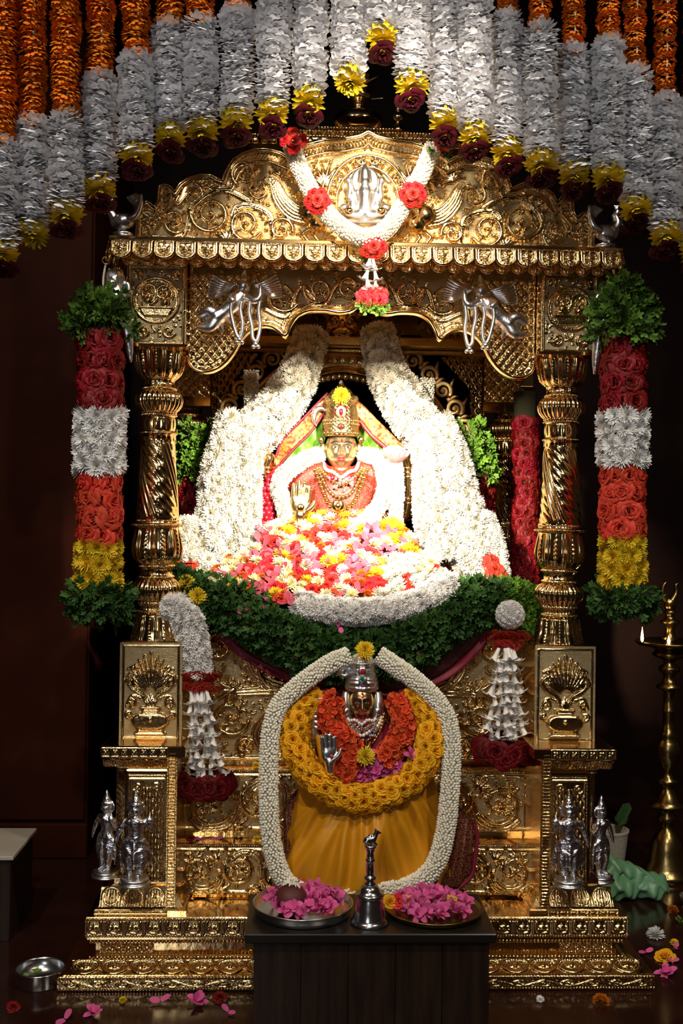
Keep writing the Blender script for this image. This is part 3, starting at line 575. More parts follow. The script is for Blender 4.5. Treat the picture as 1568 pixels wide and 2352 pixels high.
cm['leaf_vase'] = lathe(prof([(48, 1189), (48, 1198), (50, 1200), (57, 1202), (57, 1206), (50, 1208)]+smooth_prof([(48, 1210), (49, 1225), (52, 1245), (53, 1262), (50, 1280), (41, 1292)], 7)+[(38, 1294), (40, 1296), (40, 1301), (35, 1302), (34, 1318), (39, 1320), (39, 1326), (36, 1327)]), 240, petals(8, 0.13, yl(1292), yl(1210)))
cm['lower_bulb'] = lathe(prof([(38, 1327), (44, 1331)]+smooth_prof([(47, 1334), (53, 1344), (54, 1353), (52, 1363), (45, 1374)])+[(38, 1378), (40, 1379), (40, 1385), (35, 1386), (34, 1398), (40, 1399), (40, 1404), (37, 1405)]), 208, flute(26, 0.09))
cm['foot'] = lathe(prof(smooth_prof([(38, 1405), (44, 1409), (46, 1420), (48, 1440), (53, 1455), (56, 1463)], 7)+[(58, 1465), (60, 1466), (60, 1471), (56, 1472)]), 240, petals(9, 0.13, yl(1464), yl(1405)))
cmesh = {k: g1(v).mesh(k, 'gold') for k, v in cm.items()}
ring_g = G()
for r, y in ((38, 892), (39, 947), (40, 953), (41, 994), (48, 1194), (57, 1204), (40, 1298), (39, 1323), (40, 1382), (40, 1401), (59, 1468), (59, 803)):
    n = int(2*PI*r/5); replicate(ball((0, 0, 0), 2.4*sC, 6, 4), [Matrix.Translation((r*sC*math.cos(k*2*PI/n), r*sC*math.sin(k*2*PI/n), yl(y))) for k in range(n)], 0, ring_g)
ring_me = ring_g.mesh('bead_ring', 'gold_relief')
for cx, cy, zs in ((-COLX, 0, 1), (COLX, 0, 1), (-COLX, 1.0, 1), (COLX, 1.0, 1)):
    c = put('pillar', cmesh['shaft'], shrine, Matrix.Translation((cx, cy, 0)))
    for k, me in cmesh.items():
        if k != 'shaft': o = bpy.data.objects.new(k, me); COL.objects.link(o); o.parent = c
    o = bpy.data.objects.new('bead_ring', ring_me); COL.objects.link(o); o.parent = c; o['kind'] = 'stuff'
# rear pedestals (plain, hidden in shade)
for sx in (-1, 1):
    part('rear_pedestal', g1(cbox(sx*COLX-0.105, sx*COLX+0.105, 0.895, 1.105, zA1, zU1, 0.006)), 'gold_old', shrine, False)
# --- corner blocks over the pillars
zK1, zK0 = ZW(618, -0.1), ZW(803, -0.1); kb = 0.099
hk = HF(-66, 66, 0, 184, 1.8)
hk.stroke([(-60, 6), (60, 6), (60, 178), (-60, 178), (-60, 6)], 2.5, 3)
a = np.linspace(0, 2*PI, 60); hk.stroke(np.c_[50*np.cos(a), 82+50*np.sin(a)], 3.2, 5); hk.beads(np.c_[44*np.cos(a), 82+44*np.sin(a)], 4.5, 2, 4)
hk.spiral(-14, 62, 18, 2.5, 1.4, 1, 5, 9); hk.spiral(16, 66, 20, 0.5, 1.5, -1, 5, 9); hk.ribbed([(-30, 92), (-6, 84), (8, 60), (26, 50)], (6, 6, 4), 3, 8); hk.dab(-18, 82, 11, 10); hk.dab(20, 86, 10, 9)
hk.stroke([(-36, 98), (36, 98)], 4, 8)
for k in range(-8, 9): hk.stroke([(k*4.2, 102), (k*3.2, 116)], 2.4, 6)
for sx in (-1, 1):
    hk.spiral(sx*28, 152, 14, 0.4 if sx > 0 else PI-0.4, 1.4, sx, 4, 6); hk.spiral(sx*44, 22, 12, 1, 1.3, sx, 3, 5); hk.comma(sx*8, 140, PI/2, 24, sx, 3, 5)
hk.fill(220, 9, 2.2, 3)
kme = relief('medallion_relief', hk, (0, 0, 0, 0, 0, 2*kb/132), False); ksc = (zK1-zK0)/(184*2*kb/132)
for cx, cy in ((-COLX, 0), (COLX, 0), (-COLX, 1.0), (COLX, 1.0)):
    b_ = part('corner_block', g1(cbox(cx-kb, cx+kb, cy-kb, cy+kb, zK0, zK1+0.02, 0.006), moulding(rect(cx-kb, cx+kb, cy-kb, cy+kb), [(-0.02, zK0-0.012), (0.004, zK0-0.004), (0.006, zK0+0.006), (0, zK0+0.008)])), 'gold_smooth', shrine, False)
    if cy == 0: put('medallion_relief', kme, b_, Matrix.Translation((cx, cy-kb-0.001, zK1)) @ Matrix.Diagonal((1, 1, ksc, 1)))
# --- cusped arch panel between the corner blocks (left half in picture units, centre x = 832)
YA_ = -0.01; xa = COLX-kb
tilt = lambda x, y: (x, y+0.022*(832-x))
low = [(440, 800), (446, 818), (460, 832), (478, 836), (500, 831), (520, 818), (538, 797), (552, 772), (566, 752), (585, 738), (606, 732), (628, 735), (646, 746), (657, 756), (664, 738), (676, 718), (690, 706), (713, 698), (749, 698), (776, 703), (800, 700), (816, 690), (832, 676)]
low = [tilt(*p) for p in low]; sA = xa/(832-440)
lowm = low + [(1664-x, y) for x, y in low[-2::-1]]
outline = [(440, 606)] + lowm + [(1224, 606)]
zTop = zK1; yTop = 618
wp = np.array([((x-832)*sA, zTop-(y-yTop)*sA) for x, y in outline]); ap = part('arch_panel', g1(prism(wp, YA_, YA_+0.05)), 'gold_smooth', shrine, False)
hf = HF(440, 1224, 606, 850, 2.0); lowa = np.array(lowm)
lat = 7*np.abs(np.sin((hf.X+hf.Y*0.8)*PI/20))*np.abs(np.sin((hf.X-hf.Y*0.8)*PI/20)); hf.H = np.where((hf.X < 575) & (hf.Y > 625), lat, 0)
hf.stroke([(585, 615), (600, 660), (590, 720)], 4, 6)
hf.spiral(650, 670, 38, 0.5, 1.5, 1, 5, 7); hf.spiral(730, 655, 34, 3.4, 1.5, -1, 5, 7); hf.spiral(800, 645, 28, 0.4, 1.5, 1, 5, 7); hf.ribbed([(610, 700), (660, 715), (690, 650), (740, 690), (775, 640), (826, 640)], (5, 5, 4), 2, 6)
hf.fill(220, 12, 2.6, 3.6); hf.mirror()
for d, r in ((-9, 3.0), (-16, 2.0)):
    q = np.array(lowm); t = np.gradient(q, axis=0); t /= np.linalg.norm(t, axis=1)[:, None]; nrm = np.c_[t[:, 1], -t[:, 0]]; hf.stroke(q+nrm*(-d), r, 5)
hf.stroke([(444, 612), (444, 800)], 4, 6); hf.stroke([(1220, 612), (1220, 800)], 4, 6)
relief('arch_relief', hf, (832, yTop, 0, YA_-0.001, zTop, sA), ap, mask=inpoly(outline))
rimp = np.array([((x-832)*sA, YA_, zTop-(y-yTop)*sA) for x, y in lowm]); 
part('arch_rim', g1(tube(resample(spline(rimp, 5), 0.006)+np.array([0, 0.012, 0]), 0.0085, 8, 3.4)), 'gold_smooth', ap)
# side and rear beams under the canopy
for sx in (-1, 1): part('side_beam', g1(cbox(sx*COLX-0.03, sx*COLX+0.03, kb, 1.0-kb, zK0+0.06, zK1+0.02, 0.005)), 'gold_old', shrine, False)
# --- canopy: slab, hanging scallops, pediment, roof
YC = -0.25; hC = half(237, 1425, YC, 555)*0.988; zc1 = ZW(554, YC); zc0 = ZW(607, YC); CB = 1.30
co = part('cornice', g1(moulding(rect(-hC, hC, YC, CB), [(-0.10, zK1+0.012), (-0.035, zK1+0.014), (-0.03, zc1-0.020), (-0.004, zc1-0.018), (0.004, zc1-0.012), (0.004, zc1-0.003), (0, zc1)])), 'gold_smooth', shrine, False)
hs = HF(-25, 25, 0, 58, 1.6); a = np.linspace(0, PI, 24)
U = np.vstack([[(-21, 2)], np.c_[-21*np.cos(a), 33+21*np.sin(a)], [(21, 2)]]); hs.stroke(U, 3.6, 6); U2 = np.vstack([[(-15, 4)], np.c_[-15*np.cos(a), 32+15*np.sin(a)], [(15, 4)]]); hs.stroke(U2, 1.8, 4)
hs.frond(0, 26, -PI/2, 20, 5, 1.7, 2.6, 6); hs.dab(0, 30, 7, 7); hs.dab(-8, 34, 4, 6); hs.dab(8, 34, 4, 6); hs.dab(0, 41, 5, 6); hs.stroke([(-16, 4), (16, 4)], 2, 4)
ns = 24; sw = 2*hC/ns; ss = sw/50; zs = (zc1-0.016-zc0)/(57*ss)
v, f = geoW(hs, 0, 0, 0, -0.008, 0, ss, 1.0, lambda X, Y: (np.abs(X) <= 24.5) & ((Y < 33) | (X**2+(Y-33)**2 <= 24.5**2)))
aa = np.linspace(0, -PI, 17); out = np.r_[[(24.5, 0)], np.c_[24.5*np.cos(aa), -33+24.5*np.sin(aa)], [(-24.5, 0)]]*ss
sg = g1((v, f), prism(out, -0.0075, 0.0)); V = np.concatenate(sg.v); sg.v = [V]; V[:, 1] += 0.16*V[:, 2]*1.0; V[:, 2] *= zs
sme = sg.mesh('scallop', 'gold_relief')
for k in range(ns): put('scallop', sme, co, Matrix.Translation((-hC+(k+0.5)*sw, YC+0.006, zc1-0.016)))
nd = 20; dw = (CB-YC)/nd
for sx in (-1, 1):
    for k in range(nd): put('scallop', sme, co, Matrix.Translation((sx*(hC-0.006), YC+(k+0.5)*dw, zc1-0.016)) @ Matrix.Rotation(sx*PI/2, 4, 'Z'))
bead_row('bead_row', -hC, hC, YC-0.004, zc1-0.016, 0.0032, co)
for k in range(ns+6):     # inner row of scallops showing under the front row
    put('inner_scallop', sme, co, Matrix.Translation((-hC+0.03+(k+0.5)*(2*hC-0.06)/(ns+6), YC+0.07, zc1-0.028)) @ Matrix.Diagonal((0.8, 1, 0.95, 1)))
# pediment (left half traced, picture units, centre 838, base line 552)
YPd = -0.17; sPd = S(YPd); tl = lambda p: (p[0], p[1]+0.0225*(838-p[0]))
ped = [(312, 540), (312, 490), (318, 465), (332, 448), (343, 452), (350, 464), (360, 448), (362, 414), (376, 410), (390, 416), (397, 430), (408, 410), (428, 396), (455, 388), (480, 388), (498, 398), (504, 404), (512, 380), (528, 354), (550, 338), (580, 329), (615, 329), (640, 336), (653, 346), (664, 334), (690, 319), (735, 308), (785, 303), (818, 297), (838, 286)]
ped = [tl(p) for p in ped]; pedm = ped + [(1676-x, y) for x, y in ped[-2::-1]]
wp = np.array([((x-838)*sPd, zc1-(y-553)*sPd) for x, y in pedm]); zb = zc1-0.002
wp[0, 1] = wp[-1, 1] = zb
pdo = part('pediment', g1(prism(wp, YPd, YPd+0.05)), 'gold_smooth', shrine, False)
hf = HF(312, 1364, 284, 554, 2.0); q = np.array(pedm); t = np.gradient(q, axis=0); t /= np.linalg.norm(t, axis=1)[:, None]; nr = np.c_[-t[:, 1], t[:, 0]]
def inset(d): return q+nr*d
hf.stroke(inset(7), 5, 9); hf.stroke(inset(31), 4, 8)
ga = resample(inset(11), 7.5); gb_ = resample(inset(27), 7.5)
for k in range(len(ga)): 
    j = min(len(gb_)-1, int(k*len(gb_)/len(ga))+1); hf.stroke([ga[k], gb_[j]], (2.2, 3.2), 6)
hf.H[~inpoly(pedm)(hf.X, hf.Y)] = 0; hf.H[hf.X > 838] = 0
# peacock with long tail, scrolls, cartouche
hf.ribbed([(600, 405), (622, 412), (640, 450), (668, 478), (700, 486)], (8, 16, 20, 22), 6, 12); hf.dab(706, 478, 26, 20); hf.dab(724, 500, 24, 17); hf.stroke([(724, 470), (742, 446), (736, 428), (722, 428)], (12, 9, 7), 14); hf.stroke([(716, 510), (690, 528), (704, 545)], (7, 5), 8); hf.stroke([(730, 510), (716, 530), (728, 546)], (7, 5), 8)
hf.spiral(560, 508, 40, 0.6, 1.6, 1, 7, 10); hf.spiral(480, 486, 46, 3.2, 1.6, -1, 7, 10); hf.spiral(555, 392, 30, 2.2, 1.5, 1, 6, 9); hf.spiral(590, 430, 24, 4, 1.4, -1, 5, 8); hf.spiral(640, 518, 28, 0.2, 1.5, -1, 6, 9); hf.spiral(437, 444, 26, 5, 1.4, 1, 5, 8); hf.spiral(400, 505, 28, 1.0, 1.5, 1, 6, 9); hf.spiral(350, 500, 22, 2.4, 1.4, -1, 5, 8); hf.spiral(376, 446, 16, 0, 1.3, 1, 4, 7); hf.spiral(332, 474, 13, 0, 1.3, 1, 4, 7)
hf.ribbed([(340, 545), (420, 540), (440, 470), (500, 430), (560, 450), (580, 470)], (8, 9, 6), 3, 9); hf.ribbed([(430, 545), (520, 552), (540, 470), (610, 480), (625, 545)], (8, 8, 6), 3, 9)
hf.frond(640, 400, -1.2, 46, 7, 1.4, 4, 7); hf.frond(735, 420, -1.3, 66, 9, 1.1, 5, 8); hf.frond(700, 400, -2.4, 40, 7, 1.3, 4, 7); hf.frond(520, 545, -2.2, 40, 7, 1.4, 4, 7)
a = np.linspace(PI*0.5, PI*1.5, 50); hf.stroke(np.c_[838+92*np.cos(a), 448+104*np.sin(a)], 5, 8); hf.stroke(np.c_[838+72*np.cos(a), 452+82*np.sin(a)], 4, 7)
for b in np.linspace(PI*0.55, PI*1.45, 13): hf.dab(838+82*math.cos(b), 450+92*math.sin(b), 6, 8)
hf.spiral(822, 352, 14, 0.5, 1.4, 1, 4, 8, False); hf.ribbed([(834, 366), (808, 378), (790, 400), (770, 396)], (5, 5, 4), 2, 7)
hf.fill(2600, 14, 3.4, 7, thr=2.5, inside=lambda x, y: x < 838); hf.mirror()
hf.H[hf.Y > 548] *= 0.3
relief('pediment_relief', hf, (838, 553, 0, YPd-0.001, zc1, sPd), pdo, mask=inpoly(pedm), ground=0.3, amp=1.3)
rp = np.array([((x-838)*sPd, YPd+0.012, zc1-(y-553)*sPd) for x, y in pedm]); part('pediment_rim', g1(tube(resample(rp, 0.006), 0.007, 8, 3.2)), 'gold_smooth', pdo)
# low side crestings of the canopy
for sx in (-1, 1): part('side_cresting', g1(cbox(sx*(hC-0.09)-0.01, sx*(hC-0.09)+0.01, YPd+0.06, CB-0.1, zc1-0.002, zc1+0.10, 0.006)), 'gold', shrine, False)
# stepped roof with rows of leaves and a pot finial
YR = 0.30; zr = [ZW(y, YR) for y in (352, 322, 320, 296, 294, 282)]
hr = [half(575, 1120, YR, 330), half(672, 1012, YR, 305), half(742, 942, YR, 285)]
rf = part('roof', g1(moulding(rect(-hr[0], hr[0], YR, 1.15), [(-0.05, zc1-0.002), (-0.03, zr[0]), (0.02, zr[0]+0.02), (0.0, zr[1]), (-0.09, zr[1]+0.004)]),
    moulding(rect(-hr[1], hr[1], YR+0.05, 1.10), [(0.05, zr[2]-0.03), (0.03, zr[2]), (0.03, zr[2]+0.008), (0.0, zr[3]-0.01), (0.01, zr[3]), (-0.1, zr[3]+0.004)]),
    moulding(rect(-hr[2], hr[2], YR+0.1, 1.0), [(0.02, zr[4]-0.02), (0.02, zr[5]-0.006), (0.028, zr[5]), (-0.1, zr[5]+0.02)])), 'gold', shrine, False)
for i, (h_, yy, z0, z1) in enumerate(((hr[0], YR, zr[0]+0.022, zr[1]), (hr[1], YR+0.05, zr[2]+0.006, zr[3]-0.006), (hr[2], YR+0.08, zr[4]-0.01, zr[5]-0.004))):
    n = int(2*h_/0.034); o = part('leaf_row', replicate(ball((0, 0, 0), (0.014, 0.012, (z1-z0)*0.6), 8, 6), [Matrix.Translation((-h_+(k+0.5)*2*h_/n, yy-0.012, (z0+z1)/2)) for k in range(n)]), 'gold_relief', rf); o['kind'] = 'stuff'
    bead_row('bead_row', -h_, h_, yy-0.022, z1+0.004, 0.006, rf)
for i, x in enumerate((-hr[0]*0.85, hr[0]*0.85)):
    part('small_dome', g1(lathe([(0.05, zr[1]), (0.06, zr[1]+0.02), (0.045, zr[1]+0.05), (0.01, zr[1]+0.07)], 20, flute(10, 0.08), (x, 0.45, 0))), 'gold', rf)
sF = S(0.55); zf = lambda y: ZW(y, 0.55)
part('finial', g1(lathe([(r*sF, zf(y)) for r, y in ((55, 285), (55, 272), (48, 266), (30, 262), (20, 256), (14, 250), (14, 240), (30, 234), (34, 222), (28, 210), (12, 204), (10, 196), (24, 190), (30, 176), (24, 162), (8, 154), (7, 140), (12, 134), (8, 124), (1, 104))], 32, flute(16, 0.04), (0, 0.55, 0))), 'gold', rf)
spk = [at((0, 0.55, zf(232-18*(k % 3))), (math.cos(k*0.7), math.sin(k*0.7), 0.15), 0, 1) for k in range(18)]
o = part('finial_spikes', replicate(lathe([(0.008, 0.03), (0.005, 0.075), (0.0005, 0.10)], 6), spk), 'gold', rf); o['kind'] = 'stuff'
sF2 = S(YR); p0 = P(915, 280, YR)
part('small_finial', g1(lathe([(r*sF2, ZW(y, YR, 915)) for r, y in ((10, 292), (10, 283), (5, 280), (4, 272), (11, 268), (12, 262), (10, 256), (4, 252), (4, 248), (7, 245), (3, 240), (0.6, 233))], 20, None, (p0[0], YR+0.03, 0))), 'gold', rf)
# rear cusped panel and beams
RZ = Matrix.Translation((0, 1.0, zTop)) @ Matrix.Diagonal((1, 1, 1.42, 1)) @ Matrix.Translation((0, 0, -zTop))
ro = put('rear_arch_panel', ap.data, shrine, RZ)
for ch in list(ap.children):
    o = bpy.data.objects.new(ch.name.split('.')[0], ch.data); COL.objects.link(o); o.parent = ro
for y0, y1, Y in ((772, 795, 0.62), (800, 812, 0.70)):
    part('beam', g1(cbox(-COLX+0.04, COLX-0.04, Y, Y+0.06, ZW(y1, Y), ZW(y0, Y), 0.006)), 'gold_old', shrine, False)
hl = HF(-45, 45, 0, 130, 2); hl.H = 4*np.abs(np.sin((hl.X+hl.Y)*PI/24))*np.abs(np.sin((hl.X-hl.Y)*PI/24)); 
for i in range(-2, 3):
    for j in range(6): hl.dab(i*24, 12+j*24, 5, 6); hl.dab(i*24+12, 24+j*24, 5, 6)
YH = 0.86; 
for sx in (-1, 1):
    cxp = XW(1152 if sx > 0 else 440, YH, 880); z1 = ZW(795, YH); z0 = ZW(942, YH)
    b_ = part('hanging_block', g1(cbox(cxp-0.085, cxp+0.085, YH, YH+0.03, z0, z1, 0.006)), 'gold_smooth', shrine, False)
    put('lattice_relief', g1(geoW(hl, 0, 0, 0, 0, 0, 0.15/90, 1.0)).mesh('lattice_relief', 'gold_relief', False), b_, Matrix.Translation((cxp, YH-0.001, z1-0.012)))
# --- arch behind the seated deity
YT = 0.74; sT = S(YT)
tor = thing('halo_arch', 'pointed golden arch with flame scrolls and crest rising behind the seated deity', 'arch', P(785, 1300, YT))
apx = [(535, 1409), (535, 1130), (548, 1030), (588, 945), (650, 878), (712, 842), (785, 828)]; apx = apx+[(1570-x, y) for x, y in apx[-2::-1]]
bp = resample(spline(wpath(apx, YT), 8), 0.012); tt, nn_, bb_ = frames(bp)
part('arch_band', g1(tube(bp, 24*sT, 12, 0.6)), 'gold_relief', tor)
for off, r, nm in ((26, 7, 'arch_moulding'), (-27, 8, 'arch_moulding'), (13, 4, 'arch_moulding'), (-12, 4, 'arch_moulding')):
    part(nm, g1(tube(bp+nn_*off*sT-np.array([0, 0.016, 0]), r*sT, 8)), 'gold_smooth', tor)
inner = bp+nn_*(38*sT)*(1 if (bp+nn_*0.01)[len(bp)//2, 2] < bp[len(bp)//2, 2] else -1)
sgn = 1 if (bp+nn_*0.01)[len(bp)//2, 2] < bp[len(bp)//2, 2] else -1
o = part('scalloped_edge', replicate(ball((0, 0, 0), (10*sT, 6*sT, 11*sT), 8, 6), [Matrix.Translation(p) for p in resample(bp+nn_*sgn*36*sT, 14*sT)]), 'gold_relief', tor); o['kind'] = 'stuff'
rl = [at(p+np.array([0, -14*sT, 0]), (0, -1, 0), k*1.3) for k, p in enumerate(resample(bp, 20*sT))]
o = part('rosette_row', replicate(ball((0, 0, 0), (9*sT, 6*sT, 5*sT), 8, 5), rl), 'gold_relief', tor); o['kind'] = 'stuff'
# flame scrolls on the outside
u = np.linspace(0, 1, 26); a = u*1.55*2*PI; Rr = (1-u)**0.8*0.9+0.1
fl = tube(np.c_[Rr*np.cos(a), 0*u, Rr*np.sin(a)], (0.30, 0.24, 0.14), 8, 1.1); fl2 = tube(np.c_[1.1+0.5*u, 0*u, -0.3+1.5*u+0.3*np.sin(u*4)], (0.24, 0.2, 0.03), 8)
flg = g1(fl, fl2, tube(np.c_[0.2-0.5*u, 0*u, 0.9+0.9*u], (0.26, 0.2, 0.03), 8), ball((0, -0.15, 0), 0.3, 8, 6)); flm = flg.mesh('flame_scroll', 'gold_relief')
op = resample(bp-nn_*sgn*46*sT, 47*sT); ot, on, _ = frames(op)
for k in range(2, len(op)-2):
    n_ = on[k]*(-sgn); ang = math.atan2(n_[2], n_[0]); side = 1 if op[k][0] > bp[len(bp)//2, 0] else -1
    put('flame_scroll', flm, tor, Matrix.Translation(op[k]+n_*10*sT) @ Matrix.Rotation(-(ang-PI/2), 4, 'Y') @ Matrix.Diagonal((side*21*sT, 21*sT, 21*sT, 1)))
cr = P(785, 745, YT-0.06); k_ = sT
cprims = [ball(cr+np.array([0, 0, -6*k_]), (40*k_, 22*k_, 34*k_), 20, 14), ball(cr+np.array([0, -18*k_, -22*k_]), (26*k_, 14*k_, 14*k_), 14, 10), ball(cr+np.array([0, -20*k_, -4*k_]), (8*k_, 12*k_, 10*k_), 10, 8)]
for sx in (-1, 1):
    cprims += [ball(cr+np.array([sx*17*k_, -16*k_, 8*k_]), (11*k_, 10*k_, 10*k_), 12, 8), ball(cr+np.array([sx*20*k_, -10*k_, 24*k_]), (16*k_, 10*k_, 9*k_), 12, 8), limb([cr+np.array([sx*30*k_, 0, 16*k_]), cr+np.array([sx*52*k_, 0, 34*k_]), cr+np.array([sx*44*k_, 0, 52*k_])], (9*k_, 7*k_, 3*k_)), limb([cr+np.array([sx*12*k_, -24*k_, -30*k_]), cr+np.array([sx*14*k_, -28*k_, -48*k_])], (6*k_, 3*k_))]
fused('lion_face_crest', cprims, 'gold_relief', 0.006, tor)
for sx in (-1, 1):
    c = P(785+sx*62, 770, YT-0.05); a = np.linspace(0, 2*PI, 24); part('ring', g1(tube(c+np.c_[13*sT*np.cos(a), 0*a, 13*sT*np.sin(a)], 4*sT, 8, caps=False)), 'gold', tor)
bd = tag(part('shade_backdrop', g1(prism([(-0.52, zS), (0.52, zS), (0.52, 2.05), (0.3, 2.28), (-0.3, 2.28), (-0.52, 2.05)], 0.90, 0.91)), 'shade_black', None, False), 'added black sheet standing in for the dark shade behind the seated deity', 'cloth')  # added sheet, its black colour stands in for the unlit recess
# ------------------------------------------------------------------ blooms (unit size, facing +Z)
def petal(L, w, e, t, curl, root, lift=0.0, n=3, cup=0.0):
    """one petal leaving the centre at elevation e, azimuth t"""
    u = np.linspace(0, 1, n+1); el = e+curl*u; d = np.c_[np.cos(el), np.sin(el)]; seg = np.vstack([[0, 0], np.cumsum(d[1:], 0)])*(L/n)
    r = root*math.cos(e)+seg[:, 0]; z = lift+root*math.sin(e)+seg[:, 1]; W = w*np.array([0.55, 1.0, 0.95, 0.25]) if n == 3 else w*np.interp(u, [0, 0.35, 0.8, 1], [0.5, 1, 0.9, 0.3])
    c, s = math.cos(t), math.sin(t); rows = []
    for k in range(n+1):
        for q in (-1, 0, 1): rows.append((r[k]*c-q*W[k]*s, r[k]*s+q*W[k]*c, z[k]+(cup*W[k] if q else 0)))
    return np.array(rows), [gridf(n+1, 3)]
def mum(rng, layers, core=True):
    g = G()
    for n, L, w, e, curl, root, lift in layers:
        o = rng.random()*6
        for k in range(n):
            v, f = petal(L*rng.uniform(0.85, 1.12), w*rng.uniform(0.85, 1.15), e+rng.uniform(-0.14, 0.14), o+k*2*PI/n+rng.uniform(-0.08, 0.08), curl+rng.uniform(-0.2, 0.2), root, lift, 2 if n > 18 else 3, 0.25); g.add(v, f)
    if core: g.add(*ball((0, 0, 0.16), (0.2, 0.2, 0.14), 8, 5), 1)
    return g
DAISY = [(17, 0.86, 0.14, 0.02, 0.25, 0.1, 0), (17, 0.80, 0.13, 0.28, 0.3, 0.1, 0.03), (15, 0.66, 0.12, 0.55, 0.35, 0.1, 0.05), (11, 0.48, 0.10, 0.85, 0.3, 0.08, 0.08)]
FULL = [(24, 0.84, 0.105, -0.15, 0.25, 0.1, 0), (26, 0.84, 0.10, 0.06, 0.3, 0.1, 0.02), (25, 0.78, 0.095, 0.27, 0.35, 0.1, 0.04), (22, 0.68, 0.09, 0.48, 0.4, 0.1, 0.06), (18, 0.56, 0.085, 0.72, 0.4, 0.08, 0.09), (14, 0.44, 0.08, 0.98, 0.3, 0.05, 0.11), (8, 0.32, 0.07, 1.25, 0.15, 0.02, 0.13)]
POM = [(11, 0.50, 0.21, -1.0, 0.3, 0.45, 0), (14, 0.46, 0.22, -0.65, 0.3, 0.52, 0), (16, 0.44, 0.22, -0.3, 0.3, 0.56, 0), (17, 0.44, 0.22, 0.02, 0.2, 0.57, 0), (16, 0.44, 0.22, 0.35, 0.1, 0.56, 0), (13, 0.42, 0.21, 0.75, 0, 0.52, 0), (8, 0.4, 0.2, 1.15, 0, 0.5, 0)]
MARI = [(18, 0.30, 0.14, -0.9, 0.9, 0.60, 0), (21, 0.30, 0.14, -0.55, 1.0, 0.64, 0), (23, 0.30, 0.14, -0.2, 0.9, 0.66, 0), (23, 0.30, 0.14, 0.15, 0.8, 0.66, 0), (20, 0.30, 0.14, 0.5, 0.7, 0.64, 0), (15, 0.28, 0.13, 0.85, 0.6, 0.62, 0), (8, 0.26, 0.12, 1.25, 0.4, 0.6, 0)]
def rose(rng, n=17, open_=1.0):
    g = G()
    for k in range(n):
        q = k/(n-1); rr = 0.10+0.90*q**0.85; h = 0.62-0.34*q**1.5; w = 0.95-0.25*q; a0 = k*2.4+rng.uniform(-0.15, 0.15); roll = 0.02+0.30*q*open_
        ph = np.linspace(-w, w, 6); u = np.linspace(0, 1, 5); U, A = np.meshgrid(u, ph, indexing='ij'); ed = (A/w)**2
        r = rr*(0.40+0.60*U**0.6)*(1+roll*U**3)*(1-0.10*ed*U)+0.02*np.sin(A*5+k)*U; z = h*(1-(1-U)**2)-roll*0.55*U**4-0.16*ed*U+rng.uniform(-0.02, 0.02)
        g.add(np.stack([r*np.cos(a0+A), r*np.sin(a0+A), z], -1).reshape(-1, 3), [gridf(5, 6)])
    return g
def five(rng, n=5, L=0.9, w=0.36, e=0.25, curl=0.3, layers=1):
    g = G()
    for j in range(layers):
        for k in range(n):
            v, f = petal(L*rng.uniform(0.85, 1.1)*(1-0.25*j), w*rng.uniform(0.85, 1.1), e+0.5*j+rng.uniform(-0.25, 0.25), k*2*PI/n+j*0.6+rng.uniform(-0.2, 0.2), curl+rng.uniform(-0.4, 0.3), 0.05, 0, 4, 0.3); g.add(v, f)
    return g
def leafblade(rng, L, lob=5):
    n = 4*lob+1; a = np.linspace(-PI*0.86, PI*0.86, n); r = L*(0.46+0.24*np.cos(a))*(0.55+0.62*np.abs(np.cos(a*lob*0.5)))
    v = np.vstack([[0, 0, 0], np.c_[L*0.45+r*np.cos(a), r*np.sin(a), -0.30*L*(r/L)**2+0.10*L*np.sin(a*3)]]); i = np.arange(1, n)
    return v, [np.stack([np.zeros_like(i), i, i+1], -1)]
def sprig(rng, n=20):
    g = G()
    for k in range(n):
        e = rng.uniform(0.15, 1.35); t = k*2.4+rng.uniform(-0.4, 0.4); d = Vector((math.cos(e)*math.cos(t), math.cos(e)*math.sin(t), math.sin(e)))
        R_ = d.to_track_quat('X', 'Z').to_matrix().to_4x4() @ Matrix.Rotation(rng.uniform(-0.9, 0.9), 4, 'X'); v, f = leafblade(rng, rng.uniform(0.32, 0.50), 7)
        g.add(v, f, 0, Matrix.Translation(d*rng.uniform(0.2, 0.75)) @ R_)
        g.add(*tube([(0, 0, -0.1), tuple(d*0.7)], (0.035, 0.02), 4, caps=False), 1)
    return g
def tubeflower(rng):
    g = g1(lathe([(0.0, 0.0), (0.10, 0.02), (0.11, 0.3), (0.16, 0.62), (0.24, 0.78)], 7)); o = rng.random()
    for k in range(6):
        v, f = petal(0.42, 0.13, 0.35, o+k*PI/3, -0.7, 0.16, 0.70, 3, 0.2); g.add(v, f)
    return g
BUD = lathe([(0.02, 0), (0.30, 0.18), (0.40, 0.52), (0.26, 0.84), (0.02, 1.0)], 6)
rg = random.Random(11)
def bank(name, fn, mats, n=3):
    return [fn().mesh(name, mats) for _ in range(n)]
BL = {}
BL['white'] = bank('white_bloom', lambda: mum(rg, FULL), ['white_petal', 'yellow_core'])
BL['cream'] = bank('cream_bloom', lambda: mum(rg, FULL, False), ['cream_petal'])
BL['pure'] = bank('white_bloom', lambda: mum(rg, FULL, False), ['tuberose'])
BL['daisy'] = bank('daisy_bloom', lambda: mum(rg, DAISY), ['daisy_petal', 'yellow_core'])
BL['yellow'] = bank('yellow_bloom', lambda: mum(rg, FULL), ['yellow_petal', 'yellow_petal'])
